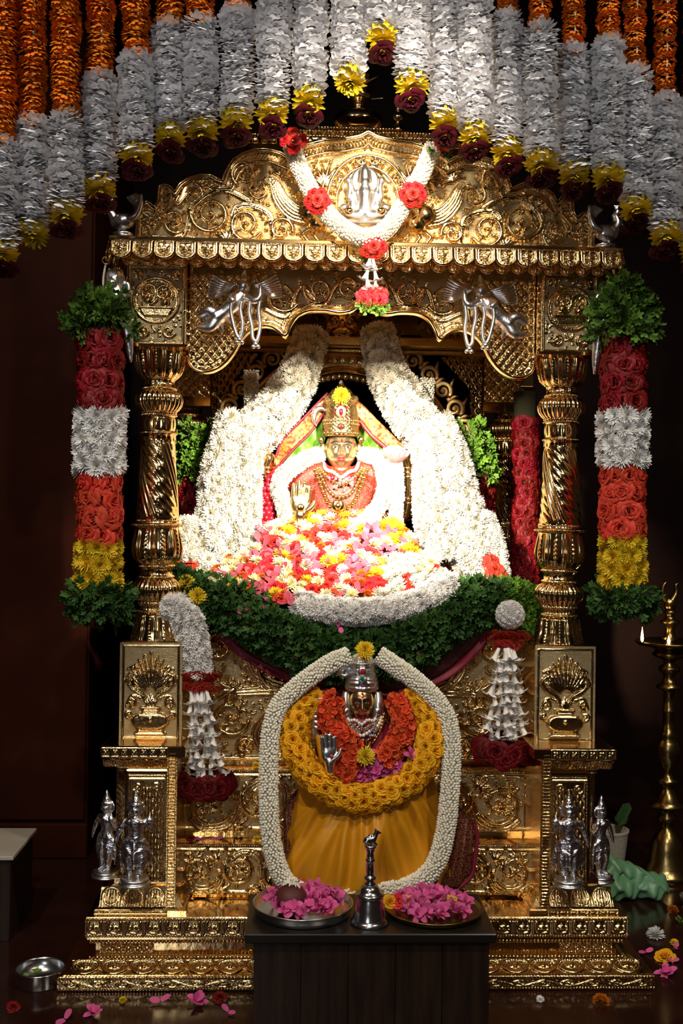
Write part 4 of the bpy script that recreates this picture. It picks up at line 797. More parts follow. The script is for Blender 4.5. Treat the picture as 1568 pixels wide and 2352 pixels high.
CURLED = [(15, 0.8, 0.16, -0.55, -0.3, 0.2, 0), (15, 0.85, 0.16, -0.2, 0.2, 0.2, 0), (15, 0.8, 0.15, 0.15, 0.3, 0.2, 0.02), (14, 0.74, 0.14, 0.45, 0.35, 0.15, 0.04), (11, 0.6, 0.12, 0.8, 0.3, 0.1, 0.08), (8, 0.42, 0.1, 1.15, 0.2, 0.05, 0.12)]
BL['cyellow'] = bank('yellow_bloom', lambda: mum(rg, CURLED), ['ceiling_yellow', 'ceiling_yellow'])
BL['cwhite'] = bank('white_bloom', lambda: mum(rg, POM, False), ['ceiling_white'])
BL['mari'] = bank('marigold_bloom', lambda: mum(rg, MARI, False), ['marigold'])
BL['marigold'] = bank('marigold_bloom', lambda: mum(rg, MARI, False), ['orange_petal'])
BL['crimson'] = bank('crimson_rose', lambda: rose(rg), ['crimson_rose'])
BL['dark'] = bank('dark_rose', lambda: rose(rg), ['dark_rose'])
BL['red'] = bank('red_rose', lambda: rose(rg), ['red_rose'])
BL['orange'] = bank('orange_rose', lambda: rose(rg), ['orange_rose'])
BL['yrose'] = bank('yellow_rose', lambda: rose(rg, 19, 0.45), ['yellow_rose'], 4)
BL['coral'] = bank('coral_flower', lambda: five(rg, 5, 0.95, 0.42, 0.3, 0.2, 2), ['coral_petal'])
BL['pink'] = bank('pink_flower', lambda: five(rg, 5, 1.05, 0.32, 0.45, -0.1, 2), ['pink_petal'])
BL['heappink'] = bank('pink_petal', lambda: five(rg, 3, 1.0, 0.36, 0.2, 0.3), ['heap_pink'])
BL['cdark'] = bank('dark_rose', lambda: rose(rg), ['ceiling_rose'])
BL['pinkpetal'] = bank('pink_petal', lambda: five(rg, 2, 1.0, 0.36, 0.2, 0.3), ['pink_petal'])
BL['sprig'] = bank('leaf_sprig', lambda: sprig(rg), ['leaf', 'stem'])
BL['sprigd'] = bank('leaf_sprig', lambda: sprig(rg), ['leaf_dark', 'stem'])
BL['sprigl'] = bank('leaf_sprig', lambda: sprig(rg), ['leaf_light', 'stem'])
BL['tube'] = bank('tuberose_flower', lambda: tubeflower(rg), ['tuberose'])
def bloom(kind, loc, d, s, parent, name=None):
    me = rg.choice(BL[kind]); return put(name or me.name.split('.')[0], me, parent, at(loc, d, rg.uniform(0, 6.28), s))
CAMV = Vector(CAM)
def around(kind, p, t, r, size, parent, n, spread=2.0, jit=0.12, tilt=0.0, phase=0.0):
    """n blooms round the front of a rope at point p with direction t"""
    t = np.asarray(t)/np.linalg.norm(t); f = np.array([0, -1.0, 0]); f = f-t*(f @ t); f /= np.linalg.norm(f); s_ = np.cross(t, f)
    for k in range(n):
        a = (k-(n-1)/2)/(max(1, n-1)/2)*spread+phase+rg.uniform(-jit, jit); d = math.cos(a)*f+math.sin(a)*s_
        loc = p+d*r*rg.uniform(0.93, 1.05)+t*rg.uniform(-jit, jit)*size; bloom(kind, loc, d+t*tilt+np.array([rg.uniform(-.15, .15) for _ in range(3)]), size*rg.uniform(0.92, 1.08), parent)
def rope(kind, path, r, size, parent, n, gap=1.25, spread=2.0, tilt=0.0, jit=0.12):
    p = resample(path, size*gap); t = np.gradient(p, axis=0); rr = np.interp(np.linspace(0, 1, len(p)), np.linspace(0, 1, np.size(r)), np.ravel(r))
    for k in range(len(p)): around(kind, p[k], t[k], rr[k], size, parent, n, spread, jit, tilt, (k % 2)*spread/max(1, n-1))
def buds(name, path, r, size, parent, per=16, gap=0.62, tilt=0.35, mat='jasmine', outl=1.0):
    """tightly threaded buds, too many to count"""
    p = resample(path, size*gap); t, n, b = frames(p); rr = np.interp(np.linspace(0, 1, len(p)), np.linspace(0, 1, np.size(r)), np.ravel(r)); M = []
    for k in range(len(p)):
        for j in range(per):
            a = (j+0.5*(k % 2))*2*PI/per+rg.uniform(-0.1, 0.1); d = math.cos(a)*n[k]+math.sin(a)*b[k]
            M.append(at(p[k]+d*(rr[k]-size*0.62), d+t[k]*(tilt+rg.uniform(-0.25, 0.25)), 0, (size, size, size*outl*rg.uniform(0.9, 1.1))))
    o = part(name, replicate(BUD, M), mat, parent); o['kind'] = 'stuff'; return o
def core(path, r, parent, mat='core'): return part('cord', g1(tube(path, r, 8)), mat, parent)
# ------------------------------------------------------------------ curtain of flower strands hanging from the ceiling
YS = -0.52; sS = S(YS)
strands = [(4, 310, 568), (72, 270, 522), (150, 255, 478), (232, 172, 418), (312, 126, 345), (388, 64, 302), (460, 46, 288), (545, 22, 268), (628, -20, 246), (712, -40, 218), (800, -80, 172), (876, -120, 74), (946, -120, 182), (1020, -60, 268), (1092, -30, 300), (1165, 34, 335), (1240, 72, 362), (1316, 108, 388), (1398, 100, 396), (1458, 172, 466), (1526, 226, 528), (1596, 260, 560)]
noRed = {1, 10}
for i, (x, yw, yb) in enumerate(strands):
    Y = YS+rg.uniform(-0.03, 0.03)+(0.04 if i % 2 else 0); x += 0
    if i == 21: lab = 'white chrysanthemum strand cut by the right edge of the picture'
    elif i == 11: lab = 'shortest white strand, ending in yellow bloom and dark rose above the shrine finial'
    elif yw > 5: lab = NTH[i]+' hanging flower strand from the left, orange marigolds above white chrysanthemums and yellow tip'
    else: lab = NTH[i]+' hanging flower strand from the left, white chrysanthemums with yellow tip'
    st = thing('flower_strand', lab, 'flower strand', P(x, yb+60, Y), 'ceiling curtain of flower strands')
    sway = rg.uniform(-4, 4)
    pt_ = P(x, -150, Y); part('cord', g1(tube([(pt_[0], pt_[1], 4.75), P(x+sway, yb+20, Y)], 0.003, 5)), 'thread', st)
    y = yb-22; k = 0
    while y > -70:
        white = y > yw+6; xx = x+sway*(y/500)+rg.uniform(-2.5, 2.5); d = (rg.uniform(-.35, .35), rg.uniform(-.45, .25), -1)
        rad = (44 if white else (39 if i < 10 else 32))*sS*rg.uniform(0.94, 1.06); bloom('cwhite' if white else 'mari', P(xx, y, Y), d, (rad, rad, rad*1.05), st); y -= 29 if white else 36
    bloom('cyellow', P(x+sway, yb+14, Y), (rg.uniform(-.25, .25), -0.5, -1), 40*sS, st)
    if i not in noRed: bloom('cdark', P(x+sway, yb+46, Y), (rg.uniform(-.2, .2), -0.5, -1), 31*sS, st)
# ------------------------------------------------------------------ banded side garlands on the canopy corners
def side_garland(xs, ys, label, Y):
    (x0, x1, x2) = xs; g = thing('rose_garland', label, 'garland', P(x2, ys[-1], Y), 'banded garlands at the canopy corners'); s = S(Y)
    path = lambda ya, yb, n: np.array([P(np.interp(y, [ys[0], ys[-1]], [x0, x2]), y, Y) for y in np.linspace(ya, yb, n)])
    core(path(ys[0]+30, ys[-1]-30, 12), 40*s, g)
    rope('sprig', path(ys[0]+45, ys[1]-25, 8), (38*s, 48*s), 44*s, g, 9, 0.6, 2.5, 0.1, 0.3); rope('sprig', path(ys[0]+18, ys[0]+35, 3), 22*s, 40*s, g, 6, 0.6, 2.2, -0.5, 0.4)
    rope('crimson', path(ys[1]+20, ys[2]-20, 6), 40*s, 27*s, g, 7, 1.28, 2.0)
    rope('white', path(ys[2]+14, ys[3]-20, 6), 43*s, 29*s, g, 7, 0.95, 2.0, 0.0, 0.2)
    rope('orange', path(ys[3]+18, ys[4]-18, 6), 40*s, 27*s, g, 7, 1.2, 2.0)
    rope('yellow', path(ys[4]+12, ys[5]-12, 5), 40*s, 27*s, g, 7, 0.9, 2.0, 0.0, 0.2)
    rope('sprigd', path(ys[5]+28, ys[6]-38, 6), (46*s, 36*s), 44*s, g, 9, 0.6, 2.5, 0.2, 0.3)
    return g
side_garland((232, 226, 226), (676, 764, 942, 1090, 1245, 1340, 1435), 'tall banded garland of green leaves, roses and chrysanthemums at the left canopy corner', -0.19)
side_garland((1432, 1430, 1428), (652, 782, 946, 1075, 1232, 1342, 1425), 'tall banded garland of green leaves, roses and chrysanthemums at the right canopy corner', -0.19)
for x, y, lab in ((243, 598, 'left'), (1424, 634, 'right')):
    c = P(x, y, -0.2); a = np.linspace(0, 2*PI, 20); h = thing('hanging_hook', 'small gold ring hook under the %s end of the cornice' % lab, 'hook', c)
    part('ring', g1(tube(c+np.c_[8*S(-.2)*np.cos(a), 0*a, 8*S(-.2)*np.sin(a)], 2.2*S(-.2), 6, caps=False)), 'gold', h); part('string', g1(tube(spline([P(x, y+8, -0.2), P(x-6 if lab == 'left' else x+8, y+45, -.2), P(x-4, y+85, -0.19)], 6), 0.0035, 6)), 'thread', h)
# ------------------------------------------------------------------ rose garland hanging behind the right pillar
Yg = 0.75; s = S(Yg); g = thing('rose_garland', 'long dark red rose garland hanging behind the right front pillar', 'garland', P(1205, 1410, Yg))
pth = wpath([(1206, 900), (1205, 1100), (1204, 1300), (1206, 1400)], Yg); core(pth, 26*s, g); rope('crimson', wpath([(1206, 975), (1204, 1200), (1206, 1400)], Yg), 24*s, 17*s, g, 6, 1.3, 1.9)
# ------------------------------------------------------------------ garland with red roses on the pediment
Yq = -0.30; s = S(Yq)
g = thing('jasmine_garland', 'thin jasmine garland with red rose clusters looped over the pediment emblem', 'garland', P(857, 720, Yq))
gp = [(668, 335, -.25), (690, 390, -.26), (722, 452, -.28), (762, 502, -.30), (812, 538, -.315), (850, 544, -.32), (888, 524, -.31), (928, 470, -.29), (950, 430, -.28), (972, 392, -.26), (994, 338, -.25)]
pth = spline(wpath(gp, Yq), 8); core(pth, 12*s, g, 'jasmine'); buds('jasmine_buds', pth, 19*s, 8*s, g, 15, 0.7, 0.3, 'jasmine')
for x, y, n, sp in ((674, 322, 5, 20), (728, 460, 7, 19), (948, 446, 7, 20), (857, 566, 6, 20), (1012, 332, 2, 14)):
    for k in range(n):
        a = k*2*PI/max(1, n-1); rr = 0 if k == 0 else sp*0.98; bloom('red', P(x+rr*math.cos(a), y+rr*math.sin(a), -0.325-(0.012 if k == 0 else 0)), (math.cos(a)*0.6*(k > 0), -1, -math.sin(a)*0.6*(k > 0)), (13 if k else 14)*s, g)
    for k in range(2): bloom('sprig', P(x+rg.uniform(-26, 26), y+rg.uniform(8, 26), -0.30), (rg.uniform(-1, 1), -0.5, -0.4), 15*s, g)
def hang_string(pts, Y, size, parent, kind='tube', gap=0.75):
    p = resample(spline(wpath(pts, Y), 6), size*gap); part('thread', g1(tube(p, size*0.05, 5)), 'thread', parent)
    for k in range(len(p)-1):
        d = p[k+1]-p[k]; bloom(kind, p[k], d+np.array([rg.uniform(-.4, .4), rg.uniform(-.5, .2), 0])*np.linalg.norm(d), size*rg.uniform(0.95, 1.1), parent)
for xs in ((850, 838), (856, 866), (848, 842)): hang_string([(xs[0], 594), (xs[1], 668)], -0.325, 30*s, g, gap=0.68)
for k in range(6): bloom('red', P(836+(k % 3)*18, 676+(k//3)*14, -0.325), (rg.uniform(-.6, .6), -1, -0.4), 17*s, g)
for k in range(9): bloom('sprigl', P(828+k*7, 700+rg.uniform(-6, 10), -0.32), (rg.uniform(-1, 1), -0.6, -0.7), 17*s, g)
# ------------------------------------------------------------------ two thick tasselled garlands in front of the throne seat
Yt = -0.02; s = S(Yt)
g = thing('tassel_garland', 'white garland with jasmine tassel and dark roses hanging beside the left pillar', 'garland', P(465, 1835, Yt), 'tasselled garlands at the throne front')
pth = spline(wpath([(385, 1392, -.05), (412, 1400, -.05), (436, 1440, -.06), (448, 1500, -.06), (454, 1542, -.06)], Yt), 8); core(pth, 24*s, g, 'tuberose'); rope('pure', pth, (20*s, 24*s, 25*s, 20*s), 21*s, g, 8, 0.72, 2.3, -0.3, 0.25)
for k in range(7): bloom('orange', P(432+k*9, 1552+rg.uniform(-3, 3), -.08), (rg.uniform(-.5, .5), -0.5, -0.9), 20*s, g); bloom('orange', P(435+k*9, 1577+rg.uniform(-3, 3), -.08), (rg.uniform(-.5, .5), -0.6, -0.9), 18*s, g)
for a, b, c in ((438, 440, 430), (452, 452, 450), (464, 470, 466), (474, 488, 506), (446, 448, 452), (470, 478, 484)): hang_string([(a, 1585), (b, 1680), (c, 1778+rg.uniform(-10, 6))], -0.07+rg.uniform(-.015, .015), 38*s, g, gap=0.62)
for k in range(14): a = k*2*PI/14; bloom('dark', P(466+52*math.cos(a), 1802+10*math.sin(a)+rg.uniform(-6, 6), -0.07-0.06*math.sin(a)), (math.cos(a)*0.7, -1, 0.1), 25*s, g)
g = thing('tassel_garland', 'white flower ball with jasmine tassel and dark roses hanging beside the right pillar', 'garland', P(1160, 1765, Yt), 'tasselled garlands at the throne front')
c = P(1171, 1412, -0.03); part('ball_core', g1(ball(c, 26*s, 12, 8)), 'tuberose', g)
for k in range(70):
    z = 1-2*(k+0.5)/70; a = k*2.39996; q = math.sqrt(1-z*z); d = np.array([q*math.cos(a), q*math.sin(a), z]); bloom('pure', c+d*24*s, d, 15*s, g)
for k in range(7): bloom('orange', P(1142+k*9, 1457+rg.uniform(-3, 3), -.05), (rg.uniform(-.5, .5), -0.5, -0.9), 20*s, g); bloom('orange', P(1146+k*6.5, 1480+rg.uniform(-3, 3), -.05), (rg.uniform(-.5, .5), -0.6, -0.9), 17*s, g)
for a, b, c_ in ((1146, 1134, 1124), (1158, 1150, 1146), (1166, 1164, 1172), (1178, 1186, 1196), (1160, 1160, 1158), (1172, 1180, 1184)): hang_string([(a, 1488), (b, 1590), (c_, 1692+rg.uniform(-14, 6))], -0.05+rg.uniform(-.015, .015), 38*s, g, gap=0.62)
for k in range(16): a = k*2*PI/16; bloom('dark', P(1160+54*math.cos(a), 1722+14*math.sin(a)+rg.uniform(-8, 8), -0.05-0.06*math.sin(a)), (math.cos(a)*0.7, -1, 0.1), 25*s, g)
# ------------------------------------------------------------------ big leaf garland swagged along the seat edge
g = thing('leaf_garland', 'thick green leaf garland swagged along the front edge of the throne seat', 'garland', P(840, 1550, 0.05)); s = S(0.05)
pth = spline(wpath([(392, 1352, .12), (455, 1372, .09), (545, 1396, .06), (632, 1450, .03), (720, 1492, .02), (840, 1502, .01), (930, 1480, .02), (1000, 1432, .04), (1070, 1392, .07), (1130, 1384, .09)], 0.05), 8)
core(pth, 26*s, g); rope('sprigd', pth, (26*s, 34*s, 36*s, 36*s, 36*s, 36*s, 34*s), 34*s, g, 8, 0.74, 2.0, 0.0, 0.3)
g = thing('leaf_garland', 'short green leaf garland tucked behind the white flower ball at right', 'garland', P(1215, 1460, 0.12)); s = S(0.12)
pth = spline(wpath([(1150, 1366, .16), (1195, 1372, .15), (1220, 1410, .14), (1226, 1450, .13)], .1), 6); core(pth, 16*s, g); rope('sprigl', pth, 16*s, 30*s, g, 7, 0.7, 2.0, 0, 0.3)
g = thing('flower_garland', 'white chrysanthemum garland lying along the front of the flower heap', 'garland', P(830, 1425, 0.0)); s = S(0.02)
pth = spline(wpath([(690, 1388, .02), (750, 1400, .0), (830, 1406, -.01), (910, 1396, .0), (975, 1376, .02), (1030, 1345, .05)], .0), 8); core(pth, 20*s, g, 'cream_petal')
rope('pure', pth, 20*s, 20*s, g, 8, 0.72, 2.1, 0.0, 0.3)
# ------------------------------------------------------------------ large white garlands framing the seated deity
def white_garland(label, segs, base):
    g = thing('white_garland', label, 'garland', base, 'white garlands framing the seated deity')
    for pts, r, size, n in segs:
        Yv = [p[2] for p in pts]; s = S(np.mean(Yv)); pth = spline(wpath(pts, 0), 8); core(pth, max(6, np.mean(r)-14)*s, g, 'cream_petal'); rope('cream', pth, np.array(r)*s-0.010, size*s, g, n, 0.85, 1.9, 0.0, 0.25)
white_garland('thick white chrysanthemum garland draped left of the seated deity', [([(712, 778, .62), (690, 850, .58), (650, 920, .52), (590, 990, .46), (540, 1030, .42)], (34, 40, 46, 50, 44), 24, 6), ([(545, 975, .42), (520, 1060, .40), (508, 1150, .38), (500, 1230, .36), (480, 1310, .34)], (42, 46, 46, 48, 40), 25, 6), ([(575, 1010, .36), (572, 1100, .35), (570, 1190, .34), (572, 1250, .33)], (24, 26, 26, 24), 20, 5)], P(520, 1330, 0.36))
white_garland('thick white chrysanthemum garland draped right of the seated deity', [([(868, 770, .62), (888, 850, .58), (925, 920, .52), (970, 990, .46), (1010, 1040, .42)], (34, 40, 46, 48, 44), 24, 6), ([(1000, 980, .42), (1030, 1060, .40), (1050, 1150, .38), (1072, 1230, .36), (1105, 1330, .32)], (40, 44, 48, 52, 40), 25, 6), ([(975, 1020, .36), (980, 1100, .35), (988, 1190, .34), (1010, 1280, .32)], (24, 28, 34, 34), 22, 6)], P(1060, 1330, 0.36))
for (xa_, xb_), (ya_, yb_), lab in (((577, 577), (852, 970), 'left'), ((982, 975), (870, 970), 'right')):
    Y = 0.60; g = thing('jasmine_garland', 'slim cream jasmine rope hanging behind the %s white garland' % lab, 'garland', P(xb_, yb_, Y)); s = S(Y); pth = wpath([(xa_, ya_), (xb_, yb_)], Y); pth = resample(pth, 0.01); core(pth, 9*s, g, 'jasmine'); buds('jasmine_buds', pth, 16*s, 7*s, g, 13, 0.7, 0.3)
# little heaps at the ends of the garlands
for pts, r, kind, lab in (([(432, 1205, .34), (432, 1250, .33), (450, 1300, .32)], 34, 'cream', 'short white chrysanthemum garland end at the far left of the heap'), ([(1110, 1200, .36), (1128, 1250, .34), (1140, 1320, .30)], 32, 'cream', 'short white chrysanthemum garland end at the far right of the heap')):
    s = S(.33); g = thing('white_garland', lab, 'garland', P(*pts[-1]), 'white garlands framing the seated deity'); pth = spline(wpath(pts, 0), 6); core(pth, 20*s, g, 'cream_petal'); rope(kind, pth, (r-14)*s, 23*s, g, 6, 0.85, 1.9, 0, 0.25)
for pts, lab in (([(405, 1312, .30), (440, 1308, .29)], 'left'), ([(1122, 1295, .28), (1140, 1325, .25), (1150, 1350, .22)], 'right')):
    s = S(.3); g = thing('rose_garland', 'cluster of orange roses at the %s end of the flower heap' % lab, 'garland', P(*pts[-1])); pth = resample(wpath(pts, 0), 0.02); rope('orange', pth, 12*s, 18*s, g, 4, 1.0, 1.6)
# leafy rose garlands behind them at the rear pillars
for xs, lab in (((462, 448, 436), 'left'), ((1068, 1092, 1102), 'right')):
    Y = 0.55; s = S(Y); g = thing('rose_garland', 'green leaf and crimson rose garland in front of the %s rear pillar' % lab, 'garland', P(xs[2], 1190, Y)); pth = spline(wpath([(xs[0], 1000), (xs[1], 1090), (xs[2], 1190)], Y), 6); core(pth, 20*s, g)
    n = len(pth); rope('sprigl', pth[:n//2+1], 26*s, 34*s, g, 7, 0.7, 2.2, 0, 0.3); rope('crimson', pth[n//2+1:], 26*s, 22*s, g, 5, 1.1, 1.8)
# ------------------------------------------------------------------ figures
material('pale_gold', (0.62, 0.47, 0.23), 0.22, 1.0, 0.2, 120); material('crown_gold', (0.50, 0.36, 0.15), 0.24, 1.0, 0.4, 260); material('face_gold', (0.66, 0.52, 0.30), 0.25, 0.95)
material('silver_figure', (0.80, 0.80, 0.86), 0.24, 1.0, 0.9, 95, bdist=0.006); material('eye_white', (0.14, 0.13, 0.11), 0.3); material('pearl', (0.82, 0.78, 0.72), 0.2, 0.2)
def bumps(X, Z):
    ax = np.abs(X); g_ = lambda x, w: np.exp(-(x/w)**2)
    t = np.clip((0.24-Z)/0.46, 0, 1); nose = g_(X, 0.10+0.05*t)*(0.06+0.24*t**1.3)*np.where(Z > 0.24, g_(Z-0.24, 0.14), 1)*np.where(Z < -0.22, g_(Z+0.22, 0.055), 1)
    return nose+0.09*g_(ax-0.15, 0.07)*g_(Z+0.20, 0.06)-0.11*g_(ax-0.38, 0.2)*g_(Z-0.12, 0.12)+0.08*g_(ax-0.38, 0.14)*g_(Z-0.10, 0.075)+0.05*g_(Z-0.31, 0.06)*g_(ax-0.38, 0.3)+0.06*g_(ax-0.5, 0.22)*g_(Z+0.2, 0.2)+0.10*g_(X, 0.24)*g_(Z+0.40, 0.05)+0.11*g_(X, 0.2)*g_(Z+0.52, 0.055)+0.12*g_(X, 0.22)*g_(Z+0.82, 0.12)
def head(c, a, b, h, parent, mat, name='face', eyes=True, lips='lip_red'):
    c = np.asarray(c); T, H = np.meshgrid(np.linspace(-PI, PI, 97)[:-1], np.linspace(-PI/2+0.02, PI/2-0.02, 60))
    nx = np.cos(H)*np.sin(T); nz = np.sin(H); ny = np.cos(H)*np.cos(T); jaw = 1-0.20*np.clip(-nz, 0, 1)**2; w = np.clip(ny*2.2, 0, 1)**2*(3-2*np.clip(ny*2.2, 0, 1))
    v = np.stack([c[0]+a*nx*jaw, c[1]-b*(ny+bumps(nx, nz)*w), c[2]+h*nz], -1); o = part(name, g1((v.reshape(-1, 3), [gridf(60, 96, cv=True)[:, ::-1]])), mat, parent)
    def decal(nm, m, cx, cz, rx, rz, eps=0.006, shape=None):
        R, A = np.meshgrid(np.linspace(0.02, 1, 5), np.linspace(0, 2*PI, 29)[:-1], indexing='ij'); X = cx+rx*R*np.cos(A); Z = cz+rz*R*np.sin(A)*(1 if shape is None else shape(np.cos(A)*R))
        if shape == 'arc': Z = cz+rz*R*np.sin(A)
        ny = np.sqrt(np.clip(1-X**2-Z**2, 0.05, 1)); jw = 1-0.20*np.clip(-Z, 0, 1)**2
        part(nm, g1((np.stack([c[0]+a*X*jw, c[1]-b*(ny+bumps(X, Z)+eps*2), c[2]+h*Z], -1).reshape(-1, 3), [gridf(5, 28, cv=True)])), m, o)
    if eyes:
        for sx in (-1, 1):
            decal('eye', 'eye_white', sx*0.39, 0.10, 0.17, 0.055, 0.008); decal('iris', 'black', sx*0.38, 0.10, 0.065, 0.055, 0.014)
            for k in range(7): decal('eyebrow', 'black', sx*(0.18+0.075*k), 0.30+0.075*math.sin((k+0.6)/7*PI), 0.055, 0.03, 0.008)
        decal('upper_lip', lips, 0, -0.40, 0.30, 0.055, 0.006); decal('lower_lip', lips, 0, -0.52, 0.24, 0.06, 0.006)
    return o, decal
def hand(name, c, up, right, s, mat, parent, curl=0.0, voxel=None):
    """open palm facing the viewer; s = palm width"""
    c = np.asarray(c, float); up = np.asarray(up, float)/np.linalg.norm(up); right = np.asarray(right, float); right = right-up*(right @ up); right /= np.linalg.norm(right); fw = np.cross(up, right); fw = fw if fw[1] < 0 else -fw
    q = lambda x, y, z=0: c+s*(x*right+y*up+z*fw)
    pr = [ball((0, 0, 0), 1, 14, 10)]; B = np.array([right*s*0.50, fw*s*0.20, up*s*0.55]).T; pr = [(pr[0][0] @ B.T + c, pr[0][1])]
    for x, L in ((-0.36, 0.62), (-0.12, 0.78), (0.12, 0.74), (0.35, 0.56)): pr.append(limb([q(x, 0.25), q(x*1.05, 0.45+L*0.45, 0.02-curl*0.1), q(x*1.1, 0.45+L*(1-curl*0.5), 0.06+curl*0.4)], (0.135*s, 0.125*s, 0.09*s)))
    pr.append(limb([q(0.30, -0.25, 0.1), q(0.58, 0.02, 0.16), q(0.66, 0.30, 0.16)], (0.16*s, 0.13*s, 0.09*s))); pr.append(limb([q(0, -0.4), q(0.0, -1.0, -0.1)], (0.34*s, 0.30*s)))
    o = fused(name, pr, mat, voxel or s*0.055, parent); return o
def sheet(A, B, n=14, m=10, thick=0.006, wave=0.0, nw=5, sag=0.0):
    """cloth lofted between two edges"""
    A = spline(A, 8); B = spline(B, 8); ra = np.linspace(0, 1, n*2); f_ = lambda p: np.stack([np.interp(ra, np.linspace(0, 1, len(p)), p[:, k]) for k in range(3)], -1)
    A = f_(A); B = f_(B); u = np.linspace(0, 1, m); v = A[:, None]*(1-u[None, :, None])+B[:, None]*u[None, :, None]
    v[..., 1] -= wave*np.sin(ra*nw*2*PI)[:, None]*np.sin(u*PI*0.5+0.3)[None]; v[..., 1] -= sag*np.sin(u*PI)[None]; N = v.shape[0]*v.shape[1]; V = np.vstack([v.reshape(-1, 3), (v+np.array([0, thick, 0])).reshape(-1, 3)]); f = gridf(n*2, m)
    e = [[(i*m), ((i+1)*m)] for i in range(2*n-1)]; q = [f, f[:, ::-1]+N]
    side = [[i*m, (i+1)*m, (i+1)*m+N, i*m+N] for i in range(2*n-1)]+[[(i+1)*m-1, (i+2)*m-1, (i+2)*m-1+N, (i+1)*m-1+N] for i in range(2*n-1)]+[[j, j+1, j+1+N, j+N] for j in range(m-1)]+[[(2*n-1)*m+j, (2*n-1)*m+j+1, (2*n-1)*m+j+1+N, (2*n-1)*m+j+N] for j in range(m-1)]
    return V, [q[0], q[1], np.array(side)]
def bead_string(name, pts, r, mat, parent, gap=1.95):
    p = resample(spline(np.asarray(pts), 10), r*gap); o = part(name, replicate(ball((0, 0, 0), r, 8, 6), [Matrix.Translation(q) for q in p]), mat, parent); o['kind'] = 'stuff'; return o
# ================= main deity, seated under the canopy
YD = 0.47; k = S(YD)
dei = thing('seated_deity', 'seated golden-faced deity statue with tall crown and red silk, framed by white garlands', 'statue', P(783, 1300, YD))
def D(x, y, d=0): return P(x, y, YD-d*k)
torso = [ball(D(783, 1152), (88*k, 48*k, 80*k), 24, 16), ball(D(783, 1220), (120*k, 70*k, 60*k), 24, 14), ball(D(783, 1330), (150*k, 90*k, 108*k), 24, 14), limb([D(730, 1085), D(692, 1110), D(672, 1170), D(690, 1195, 30)], (34*k, 34*k, 28*k, 24*k)), limb([D(838, 1085), D(878, 1110), D(894, 1175), D(872, 1205, 30)], (34*k, 34*k, 28*k, 24*k)), limb([D(740, 1100), D(783, 1092), D(826, 1100)], (30*k, 22*k, 30*k))]
fused('robe', torso, 'red_gold_silk', 0.008, dei); part('neck', g1(lathe([(24*k, D(783, 1095)[2]), (21*k, D(783, 1080)[2]), (20*k, D(783, 1060)[2])], 24, None, (D(783, 1080)[0], YD, 0))), 'face_gold', dei)
part('lap_cloth', g1(sheet([D(590, 1200, 0), D(690, 1190, 10), D(783, 1190, 20), D(880, 1195, 10), D(935, 1215, 0)], [P(500, 1335, .14), P(620, 1385, .08), P(800, 1400, .05), P(940, 1380, .08), P(1020, 1340, .14)], 16, 10, 0.02, 0, 5, 0.02)), 'red_gold_silk', dei)
fo, dec = head(D(783, 1034, 2), 37*k, 38*k, 47*k, dei, 'face_gold')
dec('bindi', 'ruby', 0, 0.42, 0.05, 0.09, 0.012)
for sx in (-1, 1):
    part('ear', g1(ball(D(783+sx*42, 1032, 4), (8*k, 7*k, 17*k), 12, 8), ball(D(783+sx*44, 1056, 8), (9*k, 7*k, 10*k), 12, 8), ball(D(783+sx*46, 1010, 0), (7*k, 6*k, 9*k), 10, 6)), 'pale_gold', dei)
def dense(l, n=5): return [tuple(np.array(l[i])*(1-t)+np.array(l[i+1])*t) for i in range(len(l)-1) for t in np.arange(n)/n]+[l[-1]]
crown = part('crown', g1(lathe([(r*k, D(783, y)[2]) for r, y in dense(((36, 1004), (39, 1002), (41, 996), (40, 988), (40, 978), (40, 972), (41, 969), (39, 964), (36, 950), (34, 938), (32, 930), (36, 926), (38, 918), (36, 911), (26, 906), (20, 896), (13, 890), (6, 884), (3, 876)))], 96, lambda T, r, z: r*(1+0.075*np.abs(np.sin(12*T+z/k*0.35))*np.abs(np.sin(12*T-z/k*0.35))), (D(783, 950)[0], YD, 0))), 'crown_gold', dei)
o = part('crown_beads', replicate(ball((0, 0, 0), 2.8*k, 6, 4), [Matrix.Translation(D(783, y)+np.array([rr*k*math.cos(a), rr*k*math.sin(a), 0])) for rr, y in ((41.5, 996), (41, 976), (37, 923), (41, 968)) for a in np.linspace(0, 2*PI, int(rr*1.1))]), 'pale_gold', crown); o['kind'] = 'stuff'
part('medallion', g1(ball(D(783, 948, 36), (16*k, 5*k, 20*k), 16, 8)), 'pale_gold', crown); part('ruby_jewel', g1(ball(D(783, 946, 41), (5*k, 4*k, 8*k), 10, 6)), 'ruby', crown); part('ring_jewel', g1(ball(D(783, 980, 44), (9*k, 4*k, 8*k), 12, 6)), 'pale_gold', crown); part('ruby_jewel', g1(ball(D(783, 980, 48), (4*k, 3*k, 4*k), 10, 6)), 'ruby', crown)
for j in range(10): a = j*PI/5; part('stone', g1(ball(D(783+15*math.cos(a), 948-19*math.sin(a), 38), 3*k, 8, 5)), 'ruby' if j % 2 else 'diamond', crown)
a = np.linspace(-0.4, PI+0.1, 18); part('crescent', g1(tube(np.array([D(736+16*math.cos(q+0.9), 960-22*math.sin(q+0.9), 0) for q in a]), (1.0*k, 6*k, 8*k, 6*k, 1.0*k), 10)), 'silver', dei)
part('tip_jewel', g1(ball(D(783, 880, 0), (5*k, 5*k, 7*k), 10, 8)), 'diamond', crown)
